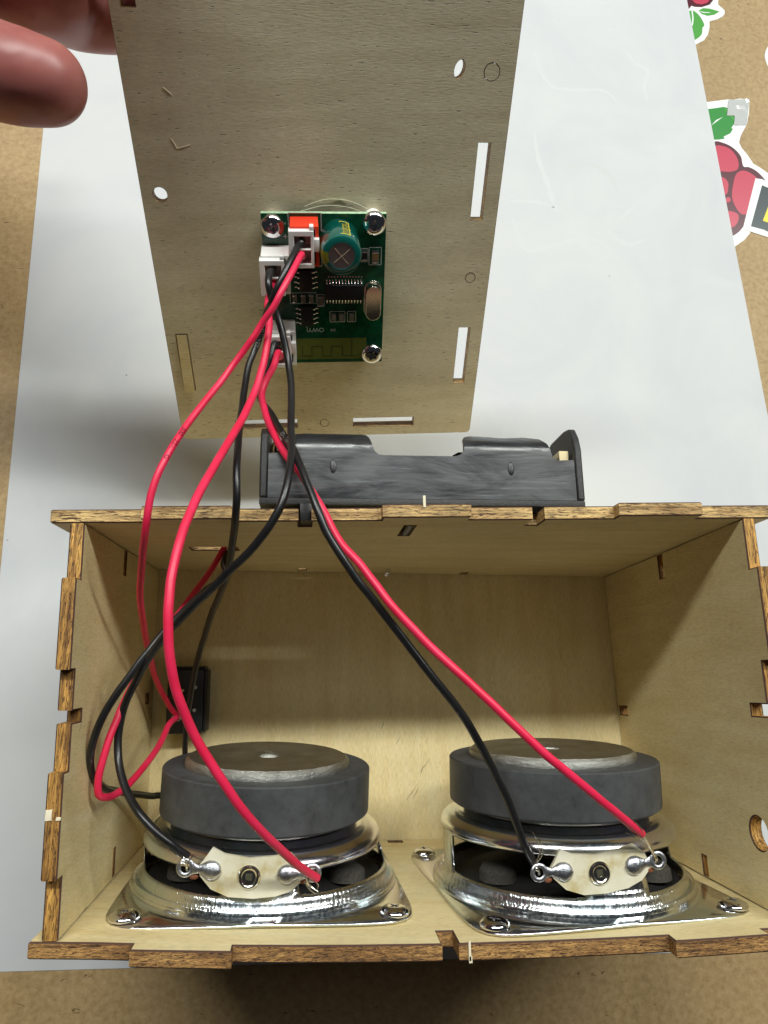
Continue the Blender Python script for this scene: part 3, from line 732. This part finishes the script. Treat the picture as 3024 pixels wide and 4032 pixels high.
chip_comp('capacitor', 41.8,44.0,42.9,46.4,0.7, M_cercap)
for x_ in (45.7,47.7,50.5): chip_comp('capacitor', x_-0.6,39.6,x_+0.6,41.7,0.8, M_cercap)
def ic(x0,y0,x1,y1,h,pins,side):
    o = bx('chip', (x0,x1,y0,y1,BH+0.15,BH+h), M_chip, amp, 0.12)
    bm = bmesh.new()
    for k in range(pins):
        t = (k+0.5)/pins
        if side == 'y':
            xc = x0+(x1-x0)*t
            for yy, sg in ((y1,1),(y0,-1)):
                pl = catmull([(xc,yy-0.05*sg,BH+h*0.55),(xc,yy+0.35*sg,BH+h*0.5),(xc,yy+0.55*sg,BH+0.15),(xc,yy+1.25*sg,BH+0.1)],3)
                sweep(bm, pl, 0.15, 6)
        else:
            yc = y0+(y1-y0)*t
            for xx, sg in ((x1,1),(x0,-1)):
                pl = catmull([(xx-0.05*sg,yc,BH+h*0.55),(xx+0.4*sg,yc,BH+h*0.5),(xx+0.65*sg,yc,BH+0.15),(xx+1.3*sg,yc,BH+0.1)],3)
                sweep(bm, pl, 0.20, 6)
    fin(bm, 'pins', M_pad, o, 60)
ic(43.6,45.7,53.3,49.6,1.3,12,'y'); ic(37.0,48.2,40.3,53.6,1.5,4,'x'); ic(37.0,38.6,40.3,43.8,1.5,4,'x')
bm = bmesh.new()      # row of bright vias above the large chip
for k in range(12): box(bm, 44.35+k*0.78,44.7+k*0.78,51.35,51.7,BH,BH+0.06)
fin(bm, 'pad_row', M_pad, amp)
# electrolytic capacitor
CX, CY, CR, CH = 47.3, 61.2, 4.85, 12.5
lathe_ob('capacitor_can', [(CR-0.5,BH),(CR,BH+0.6),(CR,BH+CH-1.0),(CR-0.25,BH+CH-0.25),(CR-0.7,BH+CH),(CR-1.7,BH+CH+0.02),(CR-1.72,BH+CH-0.12)], M_sleeve, amp, 64, 40, CX, CY)
can = bpy.data.objects['capacitor_can']
bm = bmesh.new()
lathe(bm, [(CR-1.72,BH+CH-0.12),(0,BH+CH-0.12)], 48, x0=CX, y0=CY)
fin(bm, 'vent_top', M_alu, can)
bm = bmesh.new()
for a in (40,130):
    d = Vector((math.cos(math.radians(a)),math.sin(math.radians(a)),0))*2.5
    sweep(bm, [Vector((CX,CY,BH+CH-0.12))-d, Vector((CX,CY,BH+CH-0.12))+d], 0.09, 6)
fin(bm, 'vent_score', M_pad, can)
# olive stripe down the sleeve (minus side, left) and its piece on the shoulder; gold lettering panel facing up the board
def cyl_patch(name, a0, a1, z0, z1, mat, rr=CR+0.03):
    bm = bmesh.new(); n_ = 8; A=[];B=[]
    for k in range(n_+1):
        a = math.radians(a0+(a1-a0)*k/n_)
        A.append(bm.verts.new((CX+rr*math.cos(a),CY+rr*math.sin(a),z0))); B.append(bm.verts.new((CX+rr*math.cos(a),CY+rr*math.sin(a),z1)))
    for k in range(n_): bm.faces.new((A[k],A[k+1],B[k+1],B[k]))
    return fin(bm, name, mat, can, 60, recalc=False)
cyl_patch('polarity_stripe', 165,205,BH+0.7,BH+CH-1.0, simple('olive_print',(0.20,0.19,0.015),0.3))
bm = bmesh.new(); n_=8; prev=None
for k in range(n_+1):
    a = math.radians(165+40*k/n_); c_=(math.cos(a),math.sin(a))
    row = [bm.verts.new((CX+c_[0]*rr_,CY+c_[1]*rr_,zz_)) for rr_,zz_ in ((CR+0.02,BH+CH-1.0),(CR-0.23,BH+CH-0.23),(CR-0.7,BH+CH+0.025),(CR-1.68,BH+CH+0.045))]
    if prev:
        for q_ in range(3): bm.faces.new((prev[q_],row[q_],row[q_+1],prev[q_+1]))
    prev = row
fin(bm, 'polarity_stripe', bpy.data.materials['olive_print'], can, 60, recalc=False)
for a0,a1,z0,z1 in ((64,92,BH+2.0,BH+2.4),(64,92,BH+CH-1.5,BH+CH-1.1),(63,65.5,BH+2.0,BH+CH-1.1)):
    cyl_patch('gold_print', a0,a1,z0,z1, M_gold)
o = text_ob('gold_lettering', 'Lncrgont', 2.6, M_gold, can, Matrix.Identity(4), 0.01)
for v in o.data.vertices:        # wrap the lettering round the can, reading down its height
    t_, u_ = v.co.x/S, v.co.y/S
    a = math.radians(79) + u_/CR*1.15; v.co = Vector(((CX+(CR+0.04)*math.cos(a)), (CY+(CR+0.04)*math.sin(a)), BH+6.7+t_*0.86))*S
# crystal
bm = bmesh.new()
def stad(cx,cy,wx,ly,n=10):
    P=[]; r_=wx/2
    for k in range(n+1): a=PI*k/n; P.append((cx+r_*math.cos(a), cy+(ly/2-r_)+r_*math.sin(a)))
    for k in range(n+1): a=PI+PI*k/n; P.append((cx+r_*math.cos(a), cy-(ly/2-r_)+r_*math.sin(a)))
    return P
prism(bm, stad(56,45.6,4.6,10.0), BH, BH+0.5); prism(bm, stad(56,45.6,3.9,9.2), BH+0.5, BH+3.4)
o = fin(bm, 'crystal', M_crystal, amp, 40); md = o.modifiers.new('bevel','BEVEL'); md.width=0.35*S; md.segments=3; md.limit_method='ANGLE'
# screws and spacers
for (x_,y_) in ((31.0,64.2),(56.0,65.0),(56.1,29.9)):
    screw(amp, (x_,y_,BH+0.02), 2.95, 1.9, random.uniform(0,90))
    lathe_ob('spacer', [(2.2,0.02),(2.2,BH-1.62)], M_white, amp, 20, x0=x_, y0=y_)
# plug-in connectors
def connector(x0,y0,mat,wd=6.8,ln=9.6,ht=7.6):
    z1 = BH+ht
    bm = bmesh.new(); prism(bm, rect(x0,y0,x0+wd,y0+ln), BH+0.02, z1, [rect(x0+0.8,y0+0.8,x0+wd-0.8,y0+ln-0.8)])
    o = fin(bm, 'header', mat, amp); md=o.modifiers.new('bevel','BEVEL'); md.width=0.15*S; md.segments=2
    o2 = bx('header_floor', (x0+0.7,x0+wd-0.7,y0+0.7,y0+ln-0.7,BH+0.05,BH+2), mat, o, 0)
    # plug: frame with two wire windows and a latch
    px0, px1, py0, py1 = x0-0.35, x0+wd-1.2, y0+0.2, y0+ln-0.55
    mid = (py0+py1)/2
    bm = bmesh.new(); prism(bm, rect(px0,py0,px1,py1), z1-1.2, z1+1.7, [rect(px0+1.3,py0+1.1,px1-0.75,mid-0.25), rect(px0+1.3,mid+0.25,px1-0.75,py1-1.35)])
    pl = fin(bm, 'plug', M_white, amp); md=pl.modifiers.new('bevel','BEVEL'); md.width=0.18*S; md.segments=2
    bx('latch', (px1-1.0,px1+0.0,py1-0.3,py1+1.0,z1-0.6,z1+1.5), M_white, pl, 0.15)
    bx('latch_tab', (px1+0.05,px1+1.3,mid-0.6,mid+2.4,z1-0.8,z1+1.4), M_white, pl, 0.2)
    bx('plug_core', (px0+0.9,px1-0.4,py0+0.8,py1-1.0,BH+2.1,z1-0.6), simple_core, pl, 0)
    xc = (px0+1.3+px1-0.75)/2-0.2
    return (xc, (mid+0.25+py1-1.35)/2, z1-0.4), (xc, (py0+1.1+mid-0.25)/2, z1-0.4)
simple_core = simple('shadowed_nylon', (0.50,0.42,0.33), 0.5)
pT = connector(35.3,56.9,M_redpl); pL = connector(28.0,50.0,M_white); pB = connector(28.6,30.4,M_white)
# lettering on the board: printed the other way up
R180 = Matrix.Rotation(0,4,'Z')
text_ob('board_lettering', 'JYWO', 1.75, M_silk, amp, Matrix.Translation(Vector((40.7,37.0,BH+0.02))*S) @ Matrix.Diagonal((1,-1,1,1)), 0.01)
text_ob('board_lettering', '02B', 0.95, M_silk, amp, Matrix.Translation(Vector((45.5,36.8,BH+0.02))*S) @ Matrix.Diagonal((-1,1,1,1)), 0.01)
text_ob('board_lettering', '+', 2.2, M_silk, amp, Matrix.Translation(Vector((34.0,61.6,BH+0.02))*S), 0.01)
text_ob('board_lettering', '-', 1.8, M_silk, amp, Matrix.Translation(Vector((34.0,64.8,BH+0.02))*S) @ Matrix.Rotation(PI/2,4,'Z'), 0.01)
for pp in ([(39,68.0,1.5),(44,69.3,0.4),(50,69.0,0.3),(56,67.2,3.2)],[(38,67.3,3.0),(44,68.0,0.8),(50,67.8,1.6),(53,67.2,3.0)]):
    bm = bmesh.new(); sweep(bm, catmull(pp,6), 0.07, 5); fin(bm, 'loose_glass_fibre', M_fiber, amp, 60)

# ------------------------------------------------------------------ wires
def lw(p, dh=0): return lidw(p[0],p[1],p[2]+dh)
def wire(label, start, ctrl, end, mat, dia, strands=None, grp='insulated wires of the speaker', printing=None):
    pts = list(start)+[ovz(*c) for c in ctrl]+list(end)
    path = catmull(pts, 9)
    for i_ in range(12, len(path)-12):       # slight stiffness kinks of real cable
        path[i_] = path[i_] + noise.noise_vector(path[i_]*0.06)*0.35 + noise.noise_vector(path[i_]*0.22)*0.10
    bm = bmesh.new(); sweep(bm, path, dia/2, 16)
    t = thing('wire', label, 'wire', None, grp)
    o = fin(bm, 'insulation', mat, t, 80)
    if strands:
        for k, st in enumerate(strands):
            bm = bmesh.new(); sweep(bm, catmull(st,5), 0.13 if k else 0.30, 6); fin(bm, 'bare_strand', M_strand, t, 60)
    if printing:
        s_, i0, col_, size, sg = printing
        # lettering following the wire: flat glyphs bent on to the surface facing up
        L = [0]
        for a,b_ in zip(path,path[1:]): L.append(L[-1]+(b_-a).length)
        o2 = text_ob('lettering', s_, size, col_, t, Matrix.Identity(4), 0.004)
        import bisect
        for v in o2.data.vertices:
            s0 = L[i0] + v.co.x/S*sg; k = min(max(bisect.bisect(L, s0)-1,0),len(L)-2); f = (s0-L[k])/(L[k+1]-L[k])
            P_ = path[k].lerp(path[k+1], f); T2 = (path[k+1]-path[k]).normalized()
            nn = (CAM-P_).normalized(); nn = (nn-T2*nn.dot(T2)).normalized(); bb = nn.cross(T2)
            a = v.co.y/S*sg/(dia/2)
            v.co = (P_+(nn*math.cos(a)+bb*math.sin(a))*(dia/2+0.015))*S
    return path
def lugpt(spk, side, dz=0.0, dx=0.0, dout=0.0):
    ts = [c for c in spk.children if c.name.startswith('terminal_strip')][0]
    m = spk.matrix_world @ ts.matrix_local
    sg = side; return (m @ (Vector((sg*(7.6+5.2)+dx, (1.1 if sg<0 else 0.6)+0.5+dz, 1.1+dout))*S))/S
bpy.context.view_layer.update()
# power pair (red header)
wire('red wire from the red header to the black switch, outermost curve on the left', [lw(pT[1],-3), lw(pT[1],1.5)],
     [(650,549,82),(631,586,85),(606,636,86),(592,665,85),(567,700,83),(549,729,82),(500,795,80),(420,895,84),(365,975,88),(330,1050,89),(315,1130,87),(306,1200,80),(303,1280,68),(311,1360,52),(325,1425,38),(346,1490,22),(368,1528,14)],
     [Vector((8.4,37.6,11.5))], M_red, 1.52, printing=('300V 22AWG', 88, M_printdk, 1.5, 1))
b1 = wire('black wire from the red header, hanging straight down behind the left magnet', [lw(pT[0],-3), lw(pT[0],1.5)],
     [(647,526,80),(627,561,83),(600,620,83),(587,652,81),(577,675,77),(558,738,73),(537,792,73),(527,851,75),(521,905,79),(518,945,82),(514,1010,87),(511,1090,87),(503,1170,78),(488,1245,66),(458,1325,48),(430,1410,32),(412,1500,20),(402,1570,12),(400,1640,8)],
     [ovz(410,1760,6)], M_black, 1.6, printing=('22AWG 300V', 60, M_print, 1.5, -1))
# left speaker pair (white plug on the left)
e = lugpt(spkL, 1)
wire('thick bright red wire ending at the left loudspeaker, nearest to the camera', [lw(pL[1],-3), lw(pL[1],1.0)],
     [(578,655,76),(582,700,78),(577,745,79),(566,800,80),(550,850,82),(528,900,86),(490,965,92),(430,1062,100),(388,1180,106),(366,1290,108),(366,1400,107),(386,1500,104),(425,1600,100),(490,1705,96),(560,1790,90),(620,1850,82),(662,1882,76)],
     [e+Vector((0.9,-0.5,2.2))], M_red, 1.68,
     [[e+Vector((0.4,0.6,1.6)),e+Vector((-0.6,0.2,2.9)),e+Vector((-0.9,-1.2,2.6)),e+Vector((-0.2,-2.4,1.2))],
      [e+Vector((-1.6,-1.2,1.6)),e+Vector((-0.6,-2.6,1.6)),e+Vector((0.6,-3.6,1.2))],[e+Vector((-1.4,-1.0,1.6)),e+Vector((0,-2.4,1.5)),e+Vector((1.2,-3.2,1.3))],
      [e+Vector((0.6,-1.2,1.8)),e+Vector((1.2,-2.0,1.6)),e+Vector((1.0,-2.7,1.5))]])
e = lugpt(spkL, -1)
wire('black wire from the left white plug, looping down to the left loudspeaker terminal', [lw(pL[0],-3), lw(pL[0],1.0)],
     [(583,590,77),(580,614,78),(585,641,77),(597,680,75),(611,725,74),(622,780,73),(628,842,75),(630,904,79),(631,950,82),(627,1015,88),(607,1095,90),(556,1172,88),(486,1243,84),(410,1318,78),(345,1388,72),(297,1465,67),(263,1545,64),(256,1625,64),(270,1695,67),(305,1760,71),(350,1808,72),(385,1836,71)],
     [ovz(405,1850,70)], M_black, 1.7,
     [[ovz(398,1848,70),e+Vector((-0.9,0.9,0.6)),e+Vector((0.1,0.9,0.4)),e+Vector((0.3,0.0,0)),e+Vector((0.2,-0.6,-0.8))],
      [ovz(368,1818,71.5),ovz(378,1838,71.5),ovz(396,1852,71),e+Vector((0.2,1.2,0.6))],
      [ovz(362,1830,71),ovz(380,1846,71),ovz(400,1855,71),e+Vector((0.6,1.4,0.6)),e+Vector((1.6,2.3,0.6))]], printing=None)
# right speaker pair (bottom plug)
e = lugpt(spkR, 1)
wire('long red wire running diagonally to the right loudspeaker', [lw(pB[1],-3), lw(pB[1],1.0)],
     [(600,763,62),(591,792,64),(574,823,66),(565,850,67),(567,872,69),(576,903,72),(600,951,77),(621,988,80),(645,1020,82),(663,1048,83),(700,1106,84.5),(732,1166,86),(784,1228,88),(847,1309,90),(927,1394,91),(1006,1466,93),(1100,1556,94),(1200,1650,93),(1300,1730,89),(1370,1788,83)],
     [ovz(1386,1801,81)], M_red, 1.68,
     [[ovz(1386,1801,81),ovz(1396,1815,78),e+Vector((-0.9,1.1,0.6)),e+Vector((-0.3,0.2,0.1)),e+Vector((0,-0.5,-1))],
      [ovz(1352,1798,82),ovz(1370,1808,82),ovz(1384,1812,80),ovz(1400,1824,78)],[ovz(1352,1782,83.6),ovz(1362,1794,82.8),ovz(1376,1806,82)],
      [ovz(1355,1763,85),ovz(1378,1782,83.5),ovz(1389,1797,82.5)]])
e = lugpt(spkR, -1)
wire('black wire crossing the red one and ending at the right loudspeaker', [lw(pB[0],-3), lw(pB[0],1.0)],
     [(593,742,60),(583,780,61),(570,817,63),(560,848,64),(568,872,67),(586,896,71),(606,927,76),(634,972,83),(652,1014,88),(673,1062,90),(690,1106,91),(708,1150,91),(740,1206,91),(778,1262,90),(818,1312,88),(874,1384,87),(940,1470,86),(1005,1556,83),(1050,1635,80),(1092,1720,77),(1122,1795,74),(1140,1840,72)],
     [ovz(1155,1868,70.5)], M_black, 1.7,
     [[ovz(1152,1862,71),e+Vector((-0.8,1.0,0.5)),e+Vector((0,0.2,0)),e+Vector((0.2,-0.5,-0.8))],
      [ovz(1158,1862,72),ovz(1166,1840,74),ovz(1162,1820,75),ovz(1152,1798,76)],[ovz(1160,1864,72),ovz(1172,1845,73.5),ovz(1170,1828,74.5),ovz(1163,1812,75)]],
     printing=('22AWG 300V', 78, M_print, 1.5, 1))
# battery pair (through the slot in the far wall)
wire('red wire coming in through the wall slot, looping low on the left to the switch', [Vector((25.5,H_+7,44)), Vector((24.6,H_+1.5,43.5))],
     [(470,1206,43),(440,1255,47),(405,1300,52),(372,1345,55),(340,1392,58),(300,1455,61),(262,1530,64),(232,1610,66),(213,1690,66),(214,1718,65),(232,1722,62),(262,1706,56),(300,1670,48),(340,1615,36),(365,1565,24)],
     [Vector((8.8,37.2,12.5))], M_red, 1.6)
wire('black wire coming in through the wall slot, widest loop along the left wall', [Vector((26.8,H_+7,43)), Vector((26.4,H_+1.5,43.0))],
     [(483,1212,44),(488,1232,47),(478,1250,52),(440,1278,60),(392,1325,66),(335,1390,69),(280,1460,70),(232,1530,70),(202,1600,69),(196,1655,66),(212,1692,60),(250,1710,48),(300,1717,36),(350,1718,26)],
     [ovz(400,1712,20)], M_black, 1.65)

# ------------------------------------------------------------------ stickers on the table
def flat(name, pxs, z0, z1, mat, parent=None):
    pts = [onz(u,v,z1) for u,v in pxs]
    bm = bmesh.new(); prism(bm, [(p.x,p.y) for p in pts], z0, z1); return fin(bm, name, mat, parent)
k2 = 374/827   # crop [2650,0,3024,1000] at 827 px wide
def c7(P): return [(2650+x*k2, y*k2) for x,y in P]
def blobpx(P, per=6):
    Q = [Vector((x,y,0)) for x,y in P]; Q2 = Q[-2:]+Q+Q[:3]
    c_ = catmull(Q2, per); s_ = c_[2*per:-(2*per)-1]; return [(p.x,p.y) for p in s_[:per*len(Q)]]
a0, a1 = TZ+0.005, TZ+0.08
s1 = thing('sticker', 'small white edged sticker with two green leaves at the top right', 'sticker', None, 'fruit stickers')
flat('backing', c7([(-60,-60),(400,-60),(392,40),(420,62),(450,90),(450,120),(430,145),(380,170),(318,185),(318,240),(305,300),(270,350),(190,392),(100,380)]), a0, a1, M_back, s1)
flat('print_fruit', c7([(100,-40),(345,-40),(350,0),(320,40),(250,62),(190,60),(160,50),(130,90),(60,60)]), a1+0.002, a1+0.014, M_berrydk, s1)
flat('print_fruit', c7([(165,0),(320,-5),(300,22),(250,38),(200,30)]), a1+0.016, a1+0.028, M_berry, s1)
flat('print_leaf', blobpx(c7([(120,110),(170,92),(215,120),(255,175),(272,222),(258,240),(248,300),(180,350),(120,330)])), a1+0.002, a1+0.014, M_leaf2, s1)
flat('print_leaf', c7([(222,92),(262,70),(320,75),(405,100),(360,128),(300,138),(250,122)]), a1+0.002, a1+0.014, M_leaf2, s1)
flat('print_vein', c7([(160,95),(172,95),(180,160),(175,210),(155,250),(150,240),(165,200),(168,150)]), a1+0.016, a1+0.022, M_back, s1)
flat('print_vein', c7([(225,95),(270,104),(325,108),(325,112),(265,112)]), a1+0.016, a1+0.022, M_back, s1)
s2 = thing('sticker', 'large red berry sticker with a green leaf and wrinkled corner, half under the paper', 'sticker', None, 'fruit stickers')
flat('backing', c7([(240,895),(480,865),(520,868),(580,858),(640,862),(665,900),(662,980),(645,1080),(590,1180),(575,1240),(600,1290),(650,1350),(700,1425),(760,1460),(830,1510),(1100,1700),(1100,1900),(690,1960),(670,2030),(620,2090),(540,2145),(480,2150),(420,1900)]), a0, a1, M_back, s2)
flat('print_leaf', c7([(300,950),(380,940),(440,930),(500,945),(540,1010),(555,1050),(530,1080),(508,1115),(522,1122),(500,1160),(440,1190),(450,1208),(400,1215),(330,1218)]), a1+0.002, a1+0.014, M_leaf, s2)
flat('print_leaf', c7([(505,925),(585,912),(560,965),(530,945)]), a1+0.002, a1+0.014, M_leaf, s2)
flat('print_vein', c7([(335,1090),(375,1045),(435,1018),(385,1055),(340,1088)]), a1+0.016, a1+0.022, M_back, s2)
flat('print_vein', c7([(440,932),(490,975),(545,1050),(535,1052),(470,985)]), a1+0.016, a1+0.022, M_leaf2, s2)
flat('print_outline', blobpx(c7([(360,1235),(440,1245),(520,1285),(590,1360),(615,1450),(660,1455),(740,1500),(850,1640),(900,1800),(700,1800),(620,1960),(560,2030),(480,2060),(400,1900),(340,1500)])), a1+0.002, a1+0.014, M_berrydk, s2)
for P in ([(370,1272),(430,1270),(500,1300),(550,1360),(572,1430),(560,1475),(500,1495),(430,1492),(360,1480)],
          [(610,1485),(680,1510),(740,1570),(720,1700),(650,1860),(600,1865),(550,1810),(515,1720),(525,1600),(555,1510)],
          [(400,1545),(445,1548),(480,1590),(480,1640),(470,1685),(400,1700)],
          [(465,1722),(490,1718),(503,1740),(490,1758),(460,1758)],
          [(450,1845),(520,1842),(568,1870),(568,1920),(540,1965),(480,1990),(430,1980)]):
    flat('print_segment', blobpx(c7(P)), a1+0.018, a1+0.032, M_berry, s2)
# wrinkled clear corner film
p = [onz(*q,TZ) for q in c7([(360,885),(500,868),(640,862),(665,950),(645,1100),(560,1040),(450,940)])]
bm = bmesh.new()
for i in range(9):
    for j in range(9):
        u_, v_ = i/8, j/8
        q = onz(*c7([(480+180*u_-20*v_, 872+220*v_)])[0], TZ)
        bm.verts.new((q.x,q.y,TZ+0.16+0.5*abs(noise.noise(Vector((u_*3,v_*3,2))))+ (0.5*u_*max(0,1-v_*2))))
bm.verts.ensure_lookup_table()
for i in range(8):
    for j in range(8):
        if (i<3 and j>4) : continue
        k = i*9+j; bm.faces.new((bm.verts[k],bm.verts[k+1],bm.verts[k+10],bm.verts[k+9]))
o = fin(bm, 'wrinkled_corner', M_clear, s2)
s3 = thing('sticker', 'square white edged slate and yellow sticker overlapping the berry one', 'sticker')
b0, b1 = a1+0.05, a1+0.11
flat('backing', c7([(718,1552),(775,1560),(1150,1730),(1060,2160),(827,2065),(620,1998),(612,1975)]), b0, b1, M_back, s3)
flat('print_field', c7([(775,1612),(1080,1740),(1000,2090),(827,2018),(790,2000),(678,1970)]), b1+0.002, b1+0.014, M_slate, s3)
flat('print_block', c7([(850,1740),(1000,1800),(960,1960),(880,1955),(782,1922)]), b1+0.016, b1+0.028, M_yellow, s3)
s4 = thing('sticker', 'plain white rounded sticker edge at the right border of the table', 'sticker')
flat('backing', blobpx(c7([(840,395),(812,430),(800,480),(808,530),(840,590),(960,600),(1000,480),(950,390)])), a0, a1, M_back, s4)

# ------------------------------------------------------------------ the hand (only two fingers reach into the picture)
hb = bmesh.new()
def limb(P, R):
    path = catmull(P, 6); rad = []
    for i in range(len(path)):
        t = i/(len(path)-1)*(len(R)-1); k = min(int(t),len(R)-2); rad.append(R[k]+(R[k+1]-R[k])*(t-k))
    sweep(hb, path, rad, 20)
    for q, r_ in ((path[0],rad[0]),(path[-1],rad[-1])):
        s_ = bmesh.ops.create_uvsphere(hb, u_segments=20, v_segments=12, radius=r_)
        for v in s_['verts']: v.co += q
def at(u,v,depth):            # point at a given distance in front of the camera
    d = RT @ Vector(((u-1512)/FPX,(2016-v)/FPX,-1)); return CAM+d*depth
# middle finger: tip in view, pointing right and a little down
D1 = 133
limb([at(-860,-330,D1+20),at(-430,30,D1+13),at(-60,262,D1+2),at(110,312,D1),at(178,326,D1+0.5)], [10.0,9.3,8.9,8.3,7.7])
# index finger: behind the panel, pad pressed to its back
f1 = lidw(7.5,108.5,-T_-7.9)
limb([at(-820,-620,D1+20),at(-420,-330,D1+12),at(-60,-130,D1+14),at(150,-58,D1+12),lidw(-9.0,105.6,-T_-8.6),lidw(1.5,104.9,-T_-7.8),lidw(6.0,105.2,-T_-7.3)], [10.5,9.6,8.9,8.5,7.9,6.9])
# thumb in front of the panel, above the frame
limb([at(-900,-1150,D1+20),at(-500,-1050,D1-8),lidw(-16,138,12),lidw(-2,133,10.5),lidw(9,130,9.3)], [12,11,10,9.6,8.2])
# ring and little finger, curled behind the others outside the frame
limb([at(-1100,-620,D1+30),at(-900,-560,D1+40),at(-700,-520,D1+48),at(-620,-500,D1+54)], [9.4,8.8,8.2,7.5])
limb([at(-1350,-560,D1+34),at(-1180,-500,D1+44),at(-1000,-460,D1+52),at(-940,-450,D1+58)], [8.2,7.6,7.0,6.4])
# palm and forearm
limb([at(-1400,-900,D1+16),at(-1250,-760,D1+16),at(-1250,-620,D1+22),at(-1400,-560,D1+28)], [15,14,12,11])
limb([at(-900,-1150,D1+20),at(-1250,-1000,D1+18),at(-1600,-800,D1+22)], [12,16,18])
limb([at(-860,-330,D1+20),at(-1250,-640,D1+18)], [10,14]); limb([at(-820,-620,D1+20),at(-1250,-600,D1+18)], [10.5,15])
limb([at(-1100,-620,D1+30),at(-1300,-700,D1+24)], [9.4,13]); limb([at(-1350,-560,D1+34),at(-1450,-650,D1+28)], [8.2,12])
limb([at(-1450,-800,D1+20),at(-2200,-1350,D1+26),at(-3300,-1900,D1+40)], [20,22,26])
hand = fin(hb, 'hand', M_skin, None, None)
md = hand.modifiers.new('remesh','REMESH'); md.mode = 'VOXEL'; md.voxel_size = 0.0009; md.use_smooth_shade = True
md = hand.modifiers.new('smooth','SMOOTH'); md.iterations = 12; md.factor = 0.6
tag(hand, 'fingers of a hand at the top left, pinching the loose plywood panel', 'hand')
